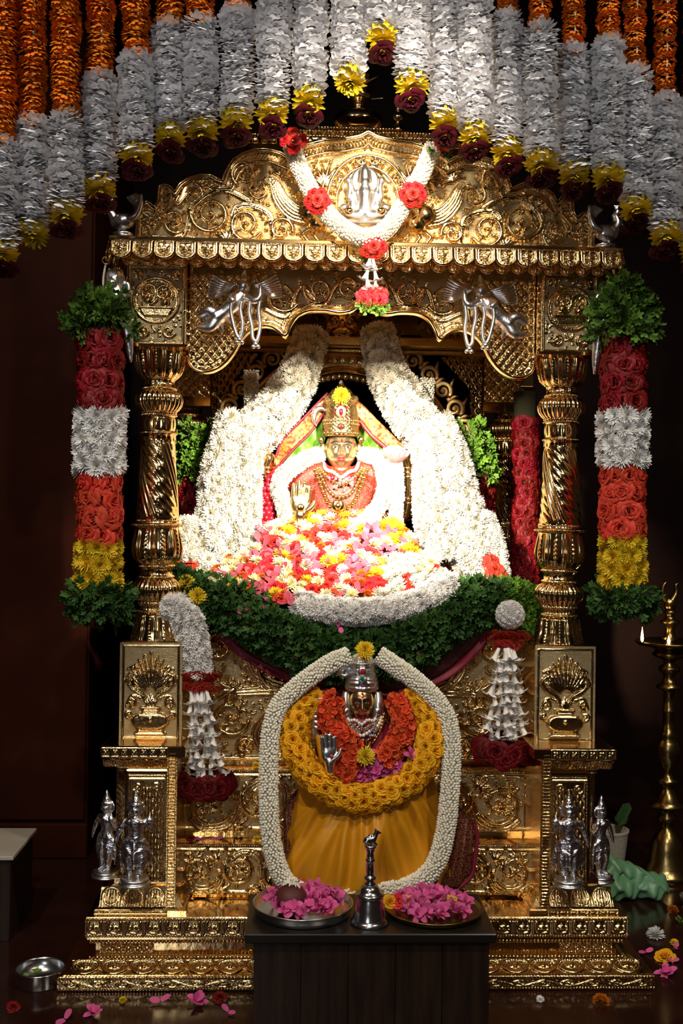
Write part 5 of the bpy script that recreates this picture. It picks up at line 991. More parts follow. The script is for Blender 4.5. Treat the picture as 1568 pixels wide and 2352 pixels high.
for nm, half_w, y0, dep, r, m in (('choker', 40, 1082, 14, 4.2, 'pearl'), ('necklace', 52, 1100, 30, 4.5, 'gold'), ('necklace', 58, 1128, 44, 4.6, 'pale_gold'), ('necklace', 66, 1152, 50, 6.0, 'gold')):
    bead_string(nm, [D(783-half_w, 1058+half_w*0.15, 14), D(783-half_w*0.85, 1075+dep*0.25, 36), D(783-half_w*0.45, y0+2, 50), D(783, y0+14, 54), D(783+half_w*0.45, y0+2, 50), D(783+half_w*0.85, 1075+dep*0.25, 36), D(783+half_w, 1058+half_w*0.15, 14)], r*k, m, dei, 1.8)
part('pendant', g1(ball(D(776, 1162, 56), (16*k, 6*k, 16*k), 20, 8), ball(D(776, 1162, 61), (7*k, 5*k, 9*k), 12, 8)), 'gold', dei)
part('jewel_cluster', replicate(ball((0, 0, 0), 4*k, 8, 5), [Matrix.Translation(D(783+rg.uniform(-30, 30), 1095+rg.uniform(0, 32), 52)) for _ in range(34)]), 'diamond', dei)['kind'] = 'stuff'
for sx in (-1, 1): part('gem', g1(ball(D(783+sx*20, 1098, 52), (7*k, 4*k, 6*k), 10, 6)), 'ruby', dei)
hand('blessing_hand', D(690, 1162, 62), (0.05, 0, 1), (1, 0, 0), 46*k, 'pale_gold', dei); part('palm_medal', g1(ball(D(690, 1166, 74), (9*k, 3*k, 9*k), 14, 6)), 'gold', dei)
hand('giving_hand', D(866, 1192, 62), (-0.1, -0.3, -1), (1, 0, 0), 38*k, 'gold', dei, 0.3)
for sx, x in ((1, 938), (-1, 612)):
    part('upper_arm', g1(limb([D(x-sx*10, 1180, -10), D(x, 1130, 0), D(x, 1080, 5), D(x-sx*6, 1050, 10)], (22*k, 20*k, 18*k, 14*k))), 'gold', dei)
    for y in (1076, 1086, 1096, 1146, 1156): 
        a = np.linspace(0, 2*PI, 20); part('bangle', g1(tube(D(x, y, 3)+np.c_[21*k*np.cos(a), 21*k*np.sin(a), 0*a], 4*k, 8, caps=False)), 'gold', dei)
part('held_mirror', g1(ball(D(606, 1056, 10), (13*k, 5*k, 16*k), 16, 8), limb([D(606, 1070, 8), D(600, 1090, 5)], (5*k, 6*k)), limb([D(612, 1044, 8), D(620, 1030, 8)], (5*k, 3*k))), 'pale_gold', dei)
# silk canopy over its shoulders
tent = thing('shawl', 'red and green silk shawl with gold brocade spread behind the seated deity crown', 'cloth', P(783, 1090, YD+0.06)); YQ = YD+0.05
T_ = lambda x, y, d=0: P(x, y, YQ-d*k)
part('brocade_fold', g1(sheet([T_(778, 900, 0), T_(752, 905, 8), T_(700, 960, 16), T_(650, 1012, 20), T_(630, 1058, 20)], [T_(775, 925, 0), T_(748, 940, 14), T_(712, 990, 24), T_(672, 1030, 26), T_(634, 1075, 22)], 14, 8, 0.01, 0.004, 3)), 'gold_brocade', tent)
part('border', g1(tube(spline([T_(634, 1078, 22), T_(672, 1034, 27), T_(712, 994, 25), T_(746, 945, 14)], 8), 3*k, 6)), 'maroon_border', tent); part('border', g1(tube(spline([T_(752, 903, 8), T_(700, 957, 16), T_(650, 1009, 20), T_(632, 1050, 20)], 8), 3*k, 6)), 'maroon_border', tent)
part('green_lining', g1(sheet([T_(760, 920, -4), T_(712, 990, 4), T_(672, 1030, 6), T_(632, 1080, 4)], [T_(752, 990, -6), T_(735, 1040, -4), T_(700, 1080, 0), T_(640, 1110, 0)], 12, 8, 0.008, 0.008, 4)), 'silk_green', tent)
part('brocade_fold', g1(sheet([T_(790, 900, 0), T_(815, 912, 8), T_(865, 962, 16), T_(915, 1012, 20), T_(948, 1045, 20), T_(950, 1090, 16)], [T_(792, 925, 0), T_(826, 962, 14), T_(852, 995, 24), T_(880, 1020, 26), T_(915, 1045, 24), T_(930, 1095, 16)], 14, 8, 0.01, 0.006, 3)), 'gold_brocade', tent)
part('border', g1(tube(spline([T_(826, 966, 15), T_(852, 999, 25), T_(880, 1024, 27), T_(912, 1048, 25)], 8), 5*k, 6)), 'lip_red', tent)
part('green_lining', g1(sheet([T_(805, 920, -4), T_(852, 995, 4), T_(880, 1022, 6), T_(915, 1050, 4)], [T_(815, 990, -6), T_(830, 1030, -4), T_(870, 1060, 0), T_(920, 1090, 0)], 12, 8, 0.008, 0.008, 4)), 'silk_green', tent)
fl_ = bloom('yellow', D(783, 909, 38), (0, -1, 0.1), 22*k, None, 'yellow_chrysanthemum'); tag(fl_, 'yellow chrysanthemum pinned to the top of the seated deity crown', 'flower')
# lotus on its shoulder
lo = thing('lotus_flower', 'pale pink lotus flower at the seated deity shoulder', 'flower', D(905, 1070, 50))
for ring, (n, L, w, e) in enumerate(((7, 42, 15, 0.55), (6, 40, 14, 1.0), (4, 36, 12, 1.3))):
    for j in range(n):
        v, f = petal(L*k, w*k, e, j*2*PI/n+ring*0.5, 0.45, 4*k, 0, 4, 0.5); part('petal', g1((v, f)), 'lotus_petal', lo, True, at(D(905, 1068, 40), (0.1, -0.5, 1)))
# garlands worn by the main deity
g = thing('jasmine_garland', 'white jasmine garland around the seated deity shoulders', 'garland', D(783, 1230, 40))
for pts in ([(728, 1046, 10), (690, 1062, 30), (652, 1090, 44), (640, 1120, 50), (652, 1160, 52), (660, 1215, 56)], [(838, 1046, 10), (868, 1052, 30), (882, 1085, 44), (884, 1125, 52), (868, 1165, 60), (832, 1205, 70)]):
    pth = spline(np.array([D(*p) for p in pts]), 8); core(pth, 11*k, g, 'jasmine'); rope('cream', pth, 10*k, 15*k, g, 5, 0.8, 1.9, 0, 0.25)
g = thing('tuberose_garland', 'white and pink tuberose garland hanging at the right of the seated deity', 'garland', D(905, 1250, 40)); pth = spline(np.array([D(908, 1070, 40), D(912, 1130, 44), D(908, 1190, 46), D(915, 1250, 50)]), 8); core(pth, 8*k, g, 'cream_petal'); rope('white', pth, 8*k, 14*k, g, 4, 0.85, 1.7, 0.2, 0.3)
g = thing('berry_garland', 'glossy red berry garland at the left of the seated deity', 'garland', D(620, 1200, 30)); pth = spline(np.array([D(655, 1072, 20), D(630, 1100, 26), D(614, 1140, 28), D(612, 1200, 28)]), 8); core(pth, 9*k, g, 'berry')
p_ = resample(pth, 10*k)
BERRY = g1(ball((0, 0, 0), 7.2*k, 10, 7)).mesh('berry', 'berry')
for j in range(len(p_)):
    for a in np.linspace(-1.7, 1.7, 5): put('berry', BERRY, g, Matrix.Translation(p_[j]+np.array([math.sin(a+0.35*(j % 2))*14*k, -math.cos(a+0.35*(j % 2))*14*k, rg.uniform(-2, 2)*k])))
# heap of loose flowers on its lap
hp_poly = inpoly([(605, 1222), (660, 1190), (740, 1182), (830, 1188), (900, 1205), (940, 1225), (955, 1265), (1005, 1300), (1045, 1340), (980, 1365), (860, 1368), (760, 1372), (690, 1392), (640, 1376), (560, 1368), (470, 1335), (520, 1288), (585, 1262)])
lab = {'heappink': ('pink_flower', 'loose pink oleander petals in the flower heap on the seated deity lap'), 'daisy': ('cream_chrysanthemum', 'yellow-eyed cream chrysanthemum in the flower heap on the seated deity lap'), 'yellow': ('yellow_chrysanthemum', 'yellow chrysanthemum in the flower heap on the seated deity lap'), 'red': ('red_rose', 'red rose in the flower heap on the seated deity lap'), 'marigold': ('orange_marigold', 'small orange marigold in the flower heap on the seated deity lap'), 'cream': ('white_chrysanthemum', 'full white chrysanthemum in the flower heap on the seated deity lap'), 'orange': ('orange_rose', 'orange rose in the flower heap on the seated deity lap')}
pts_ = []; tries = 0; hr_ = random.Random(5)
while len(pts_) < 270 and tries < 9000:
    tries += 1; x = hr_.uniform(465, 1050); y = hr_.uniform(1180, 1395)
    if not bool(hp_poly(x, y)) or any((x-a)**2+(y-b)**2 < 13.5**2 for a, b, _ in pts_): continue
    if x > 860+(1370-y)*0.3 and y > 1275: kd = hr_.choice(['cream', 'cream', 'cream', 'daisy', 'red'])
    elif y < 1215: kd = hr_.choice(['yellow', 'yellow', 'daisy', 'heappink', 'cream'])
    else: kd = hr_.choices(['heappink', 'daisy', 'yellow', 'red', 'marigold', 'cream', 'orange'], [30, 22, 8, 18, 13, 8, 6])[0]
    pts_.append((x, y, kd))
for x, y, kd in pts_:
    q = np.clip((y-1185)/200, 0, 1); Y = 0.40-0.40*q-0.03*math.sin(q*PI); nm, lb = lab[kd]; sz = {'heappink': 22, 'daisy': 19, 'yellow': 20, 'red': 16, 'marigold': 14, 'cream': 20, 'orange': 15}[kd]*S(Y)*hr_.uniform(0.9, 1.15)
    o = bloom(kd, P(x, y, Y), (hr_.uniform(-.6, .6), -0.9+hr_.uniform(-.4, .4), 0.8), sz, None, nm); tag(o, lb.replace('in the flower heap', ('at the back' if q < 0.3 else 'in the middle' if q < 0.65 else 'at the front')+(' left' if x < 660 else ' right' if x > 850 else ' centre')+' of the heap').replace('on the seated deity lap', 'on the deity lap'), 'flower', 'flower heap before the seated deity')
for x, y, Y, kd, lb in ((453, 1370, -.0, 'yellow', 'bright yellow chrysanthemum resting on the left end of the leaf garland'), (428, 1340, .05, 'yellow', 'yellow chrysanthemum half hidden beside the left pillar'), (560, 1400, -.01, 'pinkpetal', 'pink petals fallen on the left part of the leaf garland'), (780, 1440, -.03, 'pinkpetal', 'single pink petal fallen below the white garland'), (604, 1388, -.0, 'pinkpetal', 'small pink bud lying on the leaf garland near the heap')):
    o = bloom(kd, P(x, y, Y), (0.1, -1, 0.3), (23 if kd == 'yellow' else 17)*S(Y), None, 'yellow_chrysanthemum' if kd == 'yellow' else 'pink_petal'); tag(o, lb, 'flower')
# maroon cloth under the leaf garland
cl = thing('seat_cloth', 'maroon brocade cloth with red border draped over the throne seat edge', 'cloth', P(830, 1600, 0.05))
top_ = [P(470, 1425, .12), P(600, 1440, .09), P(830, 1450, .07), P(1000, 1445, .09), P(1138, 1432, .12)]; bot_ = [P(476, 1432, .10), P(545, 1505, .07), P(640, 1558, .05), P(740, 1590, .04), P(840, 1600, .04), P(950, 1590, .04), P(1050, 1545, .06), P(1105, 1490, .08), P(1140, 1440, .10)]
b2 = [q+np.array([(0 if abs(q[0]) < .25 else (-.018 if q[0] > 0 else .018)), 0.004, 0.02]) for q in bot_]
part('brocade', g1(sheet(top_, b2, 24, 10, 0.006, 0.01, 6, 0.03)), 'maroon_brocade', cl); part('border', g1(sheet(b2, [q-np.array([0, 0.004, 0]) for q in bot_], 24, 4, 0.006, 0.01, 6)), 'maroon_border', cl)
# ================= small deity in front of the steps
YF = -0.23; k2 = S(YF)
def E(x, y, d=0): return P(x, y, YF-d*k2)
fd = thing('front_deity', 'small dark bronze-faced deity with silver crown and yellow silk skirt before the steps', 'statue', E(840, 2070))
zst = 0.252
fused('robe', [ball(E(830, 1730), (86*k2, 46*k2, 90*k2), 22, 14), ball(E(836, 1800), (120*k2, 66*k2, 60*k2), 22, 12), limb([E(780, 1690), E(748, 1720), E(742, 1770), E(752, 1775, 25)], (28*k2, 26*k2, 22*k2, 18*k2)), limb([E(880, 1690), E(925, 1715), E(938, 1770), E(920, 1790, 20)], (28*k2, 26*k2, 22*k2, 18*k2)), limb([E(830, 1670), E(830, 1640)], (26*k2, 20*k2))], 'maroon_border', 0.008, fd)
fo2, dec2 = head(E(830, 1614, 10), 29*k2, 31*k2, 42*k2, fd, 'bronze_face'); dec2('forehead_jewel', 'ruby', 0, 0.50, 0.10, 0.16, 0.03)
part('neck_scarf', g1(ball(E(829, 1660, 16), (28*k2, 20*k2, 16*k2), 16, 10)), 'maroon_border', fd)
c2 = E(831, 1560)[0]
cr2 = part('crown', g1(lathe([(r*k2, E(831, y)[2]) for r, y in dense(((33, 1586), (37, 1583), (39, 1577), (37, 1573), (38, 1564), (35, 1560), (36, 1557), (33, 1552), (31, 1540), (29, 1532), (30, 1528), (30, 1521), (26, 1517), (24, 1508), (18, 1503), (3, 1500)))], 96, lambda T, r, z: r*(1+0.03*np.abs(np.sin(10*T))*np.abs(np.sin(z/k2*0.42))), (c2, YF+0.004, 0))), 'silver', fd)
part('ruby_setting', g1(ball(E(832, 1543, 31), (11*k2, 5*k2, 12*k2), 14, 8)), 'silver_bright', cr2); part('ruby_jewel', g1(ball(E(832, 1543, 35), (5*k2, 3*k2, 8*k2), 10, 6)), 'ruby', cr2)
part('emerald_setting', g1(cbox(*(E(831, 1559, 0)[0]+np.array([-10, 10])*k2), YF-42*k2, YF-34*k2, E(831, 1568)[2], E(831, 1550)[2], 0.002)), 'silver_bright', cr2); part('emerald_jewel', g1(ball(E(831, 1559, 42), (5*k2, 3*k2, 5.5*k2), 10, 6)), 'emerald', cr2); part('sapphire_jewel', g1(ball(E(836, 1512, 27), 4*k2, 10, 6)), 'sapphire', cr2)
for sx in (-1, 1):
    part('side_flap', g1(tube(spline([E(831+sx*36, 1588, 10), E(831+sx*38, 1615, 16), E(831+sx*36, 1640, 20), E(831+sx*26, 1658, 24)], 8), (8*k2, 12*k2, 12*k2, 7*k2), 10, 0.8), ball(E(831+sx*36, 1634, 30), (8*k2, 5*k2, 9*k2), 12, 8)), 'silver_bright', fd)
part('shell_ornament', g1(tube(spline([E(800, 1530, 0), E(788, 1540, 6), E(790, 1550, 8)], 6), (10*k2, 15*k2, 12*k2), 12), tube(np.array([E(790+9*math.cos(q), 1543-9*math.sin(q), 18) for q in np.linspace(0, 2*PI, 20)]), 4*k2, 8, caps=False)), 'silver', fd)
for hw, y0, r, m in ((34, 1650, 4.0, 'pearl'), (42, 1662, 3.4, 'gold'), (46, 1676, 4.4, 'pearl'), (48, 1692, 3.6, 'pale_gold'), (52, 1708, 4.6, 'gold')):
    bead_string('necklace', [E(830-hw, 1640, 20), E(830-hw*0.85, 1655+(y0-1650)*0.35, 34), E(830-hw*0.4, y0+4, 48), E(830, y0+14, 52), E(830+hw*0.4, y0+4, 48), E(830+hw*0.85, 1655+(y0-1650)*0.35, 34), E(830+hw, 1640, 20)], r*k2, m, fd, 1.75)
part('jewel_cluster', replicate(ball((0, 0, 0), 3.4*k2, 8, 5), [Matrix.Translation(E(830+rg.uniform(-34, 34), 1662+rg.uniform(0, 30), 51)) for _ in range(46)]), 'diamond', fd)['kind'] = 'stuff'
part('pendant', g1(tube(spline([E(808, 1702, 54), E(818, 1722, 56), E(830, 1734, 56), E(842, 1722, 56), E(852, 1702, 54)], 6), 4*k2, 8), ball(E(830, 1712, 54), (14*k2, 4*k2, 16*k2), 14, 8)), 'gold', fd)
hand('blessing_hand', E(756, 1733, 98), (-0.08, 0, 1), (1, 0.1, 0), 38*k2, 'silver_bright', fd); part('palm_ruby', g1(ball(E(762, 1738, 107), 4*k2, 10, 6)), 'ruby', fd)
part('forearm', g1(limb([E(740, 1700, 40), E(750, 1750, 60), E(760, 1775, 66)], (15*k2, 16*k2, 15*k2))), 'silk_yellow', fd)
for j, y in enumerate((1632, 1644, 1656, 1668)): part('armlet', g1(lathe([(15*k2, -4*k2), (19*k2, 0), (15*k2, 4*k2)], 16, None, tuple(E(724+j*1.5, y, 30)))), 'silver_bright', fd)
part('upper_hand', g1(limb([E(722, 1690, 26), E(722, 1640, 30), E(726, 1618, 34)], (16*k2, 13*k2, 9*k2)), limb([E(740, 1604, 36), E(706, 1610, 36)], (2.5*k2, 4*k2))), 'silver', fd)
part('upper_hand', g1(limb([E(940, 1730, 30), E(946, 1690, 32), E(940, 1650, 34), E(948, 1622, 34)], (14*k2, 11*k2, 9*k2, 4*k2)), ball(E(943, 1645, 40), (10*k2, 8*k2, 12*k2), 12, 8), ball(E(944, 1668, 40), (11*k2, 8*k2, 9*k2), 12, 8), limb([E(938, 1640, 40), E(958, 1636, 40)], (4*k2, 3*k2))), 'silver_bright', fd)
# pleated yellow silk skirt
nu, nv = 140, 40; th = np.linspace(-1.85, 1.85, nu); vv = np.linspace(0, 1, nv); TH, VV = np.meshgrid(th, vv, indexing='ij')
sr = random.Random(4); fold = 0
for th_, w_, am in [(-1.6, .13, 1.0), (-1.28, .10, .9), (-0.98, .12, 1.1), (-0.66, .09, .8), (-0.40, .07, 1.0), (-0.20, .06, .7), (-0.02, .07, 1.0), (0.16, .06, .8), (0.38, .09, 1.0), (0.66, .12, .9), (0.98, .10, 1.1), (1.25, .12, .9), (1.55, .12, 1.0)]:
    c_ = th_*(0.35+0.65*VV**0.8)+0.05*np.sin(VV*5+th_*7); fold = fold+am*np.exp(-((TH-c_)/(w_*(0.45+0.75*VV)))**2)
fold = (fold-0.55)*(0.35+0.65*VV)+0.35*np.sin(TH*3.1+VV*4)*np.sin(VV*PI)
hem = 0.10*np.sin(TH*6+1)+0.05*np.sin(TH*13)
rx = (150+52*np.sin(VV*PI*0.62)+16*fold); ry = (92+40*np.sin(VV*PI*0.6)+40*fold)
cy_ = 1772+(278+14*hem*VV)*VV**0.95-30*VV*np.abs(np.sin(TH))**2
cc = P(848, 1900, YF); v = np.stack([cc[0]+(rx*np.sin(TH)-12*VV)*k2, YF+0.02-ry*np.cos(TH)*k2*0.92, np.interp(cy_.ravel(), [1700, 2120], [E(848, 1700)[2], E(848, 2120)[2]]).reshape(cy_.shape)+0.022*np.cos(TH)*0-0.0], -1)
V2 = np.vstack([v.reshape(-1, 3), (v+np.array([0, 0.008, 0])).reshape(-1, 3)]); f = gridf(nu, nv); part('skirt', G().add(V2, [f, f[:, ::-1]+nu*nv]), 'silk_yellow', fd)
part('back_drape', g1(sheet([E(650, 1860, 0), E(700, 1800, -10), E(840, 1770, -20), E(980, 1800, -10), E(1050, 1850, 10), E(1088, 1890, 20)], [E(655, 2040, 40), E(730, 2075, 50), E(840, 2085, 50), E(960, 2080, 50), E(1010, 2065, 44), E(1082, 2010, 30)], 22, 14, 0.006, 0.012, 9, 0.01)), 'maroon_gold', fd)
part('drape_border', g1(tube(spline([E(1088, 1888, 21), E(1096, 1925, 24), E(1090, 1970, 28), E(1082, 2012, 31), E(1045, 2045, 36), E(1008, 2066, 45)], 8), 5*k2, 8)), 'maroon_border', fd)
tag(part('low_seat', g1(cbox(c2-0.24, c2+0.26, -0.275, -0.11, zA1, E(840, 2088)[2], 0.006)), 'wood', None, False), 'low dark wooden seat under the small deity, mostly hidden', 'seat')
# its garlands
g = thing('jasmine_garland', 'long cream jasmine rope looped around the small deity from crown to lap', 'garland', E(780, 2085, 80))
jp = [(800, 1506, 10), (765, 1520, 20), (725, 1545, 30), (680, 1580, 40), (640, 1622, 50), (622, 1680, 60), (617, 1760, 70), (617, 1840, 80), (622, 1920, 88), (636, 1985, 92), (660, 2030, 96), (700, 2052, 100), (760, 2064, 104), (820, 2060, 106), (880, 2050, 106), (940, 2036, 104), (985, 2006, 100), (1010, 1960, 96), (1024, 1900, 88), (1032, 1830, 80), (1036, 1760, 70), (1034, 1690, 60), (1022, 1640, 50), (990, 1596, 40), (945, 1556, 30), (905, 1528, 20), (872, 1506, 10)]
pth = spline(np.array([E(*p) for p in jp]), 8); core(pth, 13*k2, g, 'jasmine'); buds('jasmine_buds', pth, 20*k2, 9.0*k2, g, 15, 0.62, 0.35)
g = thing('rose_garland', 'fat yellow rose garland hanging around the small deity neck', 'garland', E(830, 1875, 70))
pth = spline(np.array([E(*p) for p in [(722, 1612, 10), (688, 1640, 30), (676, 1690, 50), (690, 1745, 64), (728, 1790, 76), (780, 1822, 84), (838, 1834, 88), (896, 1820, 84), (945, 1786, 76), (978, 1740, 64), (988, 1690, 50), (978, 1642, 30), (945, 1606, 10)]]), 8); core(pth, 24*k2, g); rope('yrose', pth, 25*k2, 19*k2, g, 6, 1.12, 2.1, 0, 0.15)
g = thing('crossandra_garland', 'coral orange petal garland on the small deity chest', 'garland', E(800, 1800, 60))
for pts in ([(764, 1606, 20), (756, 1640, 40), (774, 1680, 52), (802, 1712, 60), (806, 1756, 70), (784, 1792, 78)], [(912, 1606, 20), (926, 1645, 40), (922, 1690, 54), (900, 1722, 62), (885, 1740, 66)]):
    pth = spline(np.array([E(*p) for p in pts]), 8); core(pth, 16*k2, g, 'coral_petal'); rope('coral', pth, 20*k2, 15*k2, g, 7, 0.72, 2.0, 0, 0.35)
o = bloom('yellow', E(838, 1494, 26), (0, -1, 0.35), 24*k2, None, 'yellow_chrysanthemum'); tag(o, 'yellow chrysanthemum crowning the small deity in front', 'flower')
o = bloom('yellow', E(838, 1738, 84), (0.2, -0.8, 0.6), 25*k2, None, 'yellow_chrysanthemum'); tag(o, 'yellow chrysanthemum on the pink petals in the small deity lap', 'flower')
for j in range(26):
    a = hr_.uniform(0, 1); x = 780+150*a+hr_.uniform(-14, 14); y = 1802-70*a+hr_.uniform(-22, 22); o = bloom('pink', E(x, y, 70+hr_.uniform(-6, 10)), (hr_.uniform(-.7, .7), -0.9, 0.7), 19*k2, None, 'pink_flower'); tag(o, 'pink oleander flower in the small deity lap', 'flower', 'pink flowers in the small deity lap')
for x, y in ((768, 1762), (832, 1770), (776, 1800)): o = bloom('red', E(x, y, 74), (0, -1, 0.5), 13*k2, None, 'red_rose'); tag(o, 'small red rose bud among the pink flowers in the small deity lap', 'flower', 'red buds in the small deity lap')
# ================= silver statuettes in the pedestal niches
def figure(h):
    q = lambda x, y, z: np.array([x*h, y*h, z*h]); L = lambda pts, r: limb([q(*p) for p in pts], tuple(a*h for a in r))
    pr = [L([(-.045, 0, .09), (-.06, -.01, .25), (-.055, 0, .42)], (.03, .042, .055)), L([(.035, -.01, .09), (.065, -.03, .25), (.045, 0, .42)], (.03, .042, .055)), L([(-.045, -.05, .085), (-.045, .02, .09)], (.018, .024)), L([(.035, -.06, .085), (.035, .01, .09)], (.018, .024)),
          ball(q(0, 0, .45), (.105*h, .065*h, .07*h), 16, 10), L([(.0, 0, .46), (.015, 0, .56), (.0, 0, .66)], (.07, .058, .075)), ball(q(-.002, -.01, .655), (.095*h, .055*h, .05*h), 14, 10), L([(0, 0, .68), (0.0, -.005, .75)], (.03, .028)), ball(q(0, -.01, .785), (.047*h, .05*h, .06*h), 14, 10), L([(0, 0, .83), (0, 0, .89), (0, 0, .99)], (.05, .036, .008)), ball(q(0, 0, .84), (.06*h, .055*h, .018*h), 14, 8),
          L([(-.09, 0, .67), (-.14, -.01, .56), (-.165, -.02, .46)], (.032, .026, .02)), L([(.09, 0, .67), (.145, -.01, .57), (.13, -.06, .66)], (.032, .026, .02)), ball(q(.13, -.06, .70), (.035*h, .03*h, .035*h), 12, 8), L([(.13, -.06, .72), (.13, -.06, .78)], (.016, .006)), L([(-.165, -.02, .46), (-.17, -.03, .41)], (.02, .012)),
          L([(-.07, -.04, .40), (-.02, -.07, .33), (.07, -.05, .38)], (.016, .02, .016)), L([(0, -.055, .43), (0, -.07, .28), (0, -.06, .17)], (.022, .026, .01)), L([(-.10, 0, .43), (-.125, 0, .30), (-.12, 0, .16)], (.022, .02, .008)), L([(.10, 0, .43), (.125, 0, .30), (.12, 0, .16)], (.022, .02, .008)), ball(q(0, .025, .80), (.09*h, .015*h, .09*h), 16, 8)]
    return fused('figure', pr, 'silver_figure', 0.0115*h, False)
hst = 215*S(-0.26); fig_me = figure(hst); base_me = g1(lathe([(0.0, 0), (.135*hst, 0), (.14*hst, .012*hst), (.12*hst, .022*hst), (.105*hst, .035*hst), (.125*hst, .05*hst), (.125*hst, .06*hst), (.09*hst, .07*hst), (0.0, .075*hst)], 32)).mesh('round_base', 'silver')
for x, y, Y, mx, sc, lb in ((309, 2030, -.27, 1, 1.0, 'silver standing statuette on the front of the left pedestal'), (243, 2012, -.14, 1, 0.96, 'silver standing statuette on the outer side of the left pedestal'), (1304, 2032, -.27, -1, 1.0, 'silver standing statuette on the front of the right pedestal'), (1378, 2022, -.14, -1, 0.96, 'silver standing statuette on the outer side of the right pedestal')):
    p = P(x, y, Y); st = thing('silver_statuette', lb, 'statuette', p, 'silver statuettes on the pedestals'); M = Matrix.Translation(p) @ Matrix.Rotation(0 if Y < -.2 else -mx*0.7, 4, 'Z') @ Matrix.Diagonal((mx*sc*1.22, sc*1.15, sc, 1)); put('figure', fig_me, st, M); put('round_base', base_me, st, M)
# ================= flying winged figures with garlands
def mir(x, y): return (1664-x, y+0.0225*(1664-2*x))
for sx, lb in ((-1, 'silver winged figure flying on the left side of the arch panel, holding two garlands'), (1, 'silver winged figure flying on the right side of the arch panel, holding two garlands')):
    YB = -0.055; kk = S(YB)
    def A_(x, y, d=0):
        x, y = (x, y) if sx < 0 else mir(x, y); return P(x, y, YB-d*kk)
    an = thing('winged_figure', lb, 'statuette', A_(530, 790), 'winged figures on the arch')
    pr = [ball(A_(560, 656, 14), (15*kk, 15*kk, 17*kk), 14, 10), limb([A_(560, 640, 12), A_(562, 622, 10)], (11*kk, 4*kk)), limb([A_(555, 676, 12), A_(540, 695, 14), A_(515, 716, 12), A_(498, 728, 10)], (17*kk, 19*kk, 16*kk, 20*kk)), limb([A_(500, 726, 10), A_(478, 712, 14), A_(456, 724, 8)], (16*kk, 12*kk, 7*kk)), limb([A_(498, 732, 12), A_(482, 752, 16), A_(455, 752, 8)], (16*kk, 12*kk, 7*kk)), limb([A_(545, 678, 18), A_(528, 682, 34), A_(535, 690, 40)], (9*kk, 8*kk, 7*kk)), limb([A_(564, 680, 16), A_(582, 690, 32), A_(596, 682, 36), A_(598, 658, 38)], (9*kk, 9*kk, 7*kk, 5*kk)), limb([A_(500, 736, 8), A_(506, 752, 8), A_(512, 766, 6)], (12*kk, 8*kk, 2*kk)), ball(A_(486, 733, 6), (22*kk, 9*kk, 17*kk), 14, 8), limb([A_(516, 728, 10), A_(528, 742, 8)], (11*kk, 3*kk))]
    fused('body', pr, 'silver', 0.0038, an)
    for wx, wsx in ((545, -1), (578, 1)):
        for j in range(9):
            a0 = j/8; L_ = 62-20*a0; ang = (0.55-0.85*a0); base = (wx+wsx*(4+5*j*0.6), 672-16*(1-a0)); tip = (base[0]+wsx*L_*math.cos(ang), base[1]-L_*math.sin(ang)*0.75)
            mid = ((base[0]+tip[0])/2, (base[1]+tip[1])/2+3); me_ = g1(tube(spline(np.array([A_(*base, 2), A_(*mid, 6+j*0.6), A_(*tip, 3)]), 5), (3.2*kk, 5.5*kk, 2*kk), 8, 0.5))
            part('feather', me_, 'silver', an)
    for pts in ([(534, 684), (530, 712), (536, 745), (545, 772), (553, 772), (557, 745), (552, 712), (556, 690)], [(574, 690), (572, 718), (578, 750), (580, 776), (590, 782), (597, 750), (594, 715), (597, 690)]):
        pth = spline(np.array([A_(x, y, 36) for x, y in pts]), 8); part('garland_loop', g1(tube(pth, 4.2*kk, 8)), 'silver_bright', an); x, y = pts[4]; part('bell_drop', g1(ball(A_(x-3, y+8, 36), 6*kk, 10, 8), ball(A_(x-8, y+14, 36), 5*kk, 8, 6), ball(A_(x+3, y+14, 36), 5*kk, 8, 6)), 'silver_bright', an)
# ================= peacocks on the canopy corners
def peacock(scale):
    q = lambda x, y, z: np.array([x, y, z])*scale; L = lambda pts, r: limb([q(*p) for p in pts], tuple(a*scale for a in r))
    pr = [ball(q(2, 0, 44), (29*scale, 17*scale, 22*scale), 16, 10), L([(16, 0, 52), (26, 0, 68), (22, 0, 84), (25, 0, 92)], (17, 11, 8, 8)), ball(q(26, 0, 95), (8*scale, 7*scale, 7*scale), 12, 8), L([(30, 0, 94), (40, 0, 88)], (3, 1.2)), L([(40, 0, 88), (38, 0, 74), (42, 0, 60)], (1.6, 2.5, 2.8)), L([(-6, 5, 30), (-4, 6, 14)], (4.5, 3)), L([(6, -5, 30), (8, -6, 14)], (4.5, 3))]
    for j in range(6): pr.append(L([(-14, (j-2.5)*3, 46), (-32, (j-2.5)*4, 58), (-42+j*3, (j-2.5)*4, 84), (-42+j*6.5, (j-2.5)*3, 108-abs(j-2)*2)], (9, 8, 6, 5)))
    for j in range(3): pr.append(L([(22+j*2, 0, 100), (20+j*5, 0, 110)], (1.5, 2.2)))
    return fused('bird', pr, 'silver_bright', 1.5*scale, False)
pk = peacock(S(-.2)*0.98); pkb = g1(lathe([(r*S(-.2), z*S(-.2)) for r, z in ((0, 0), (26, 0), (27, 4), (22, 7), (22, 11), (25, 14), (20, 17), (0, 18))], 24)).mesh('round_base', 'silver_bright')
for x, y, mx, lb in ((282, 532, -1, 'silver peacock figurine on the left corner of the canopy'), (1390, 563, 1, 'silver peacock figurine on the right corner of the canopy')):
    p = P(x, y, -0.19); p[2] = zc1; pe = thing('silver_peacock', lb, 'figurine', p, 'silver peacocks on the canopy'); M = Matrix.Translation(p) @ Matrix.Diagonal((mx, 1, 1, 1)); put('bird', pk, pe, M); put('round_base', pkb, pe, M)
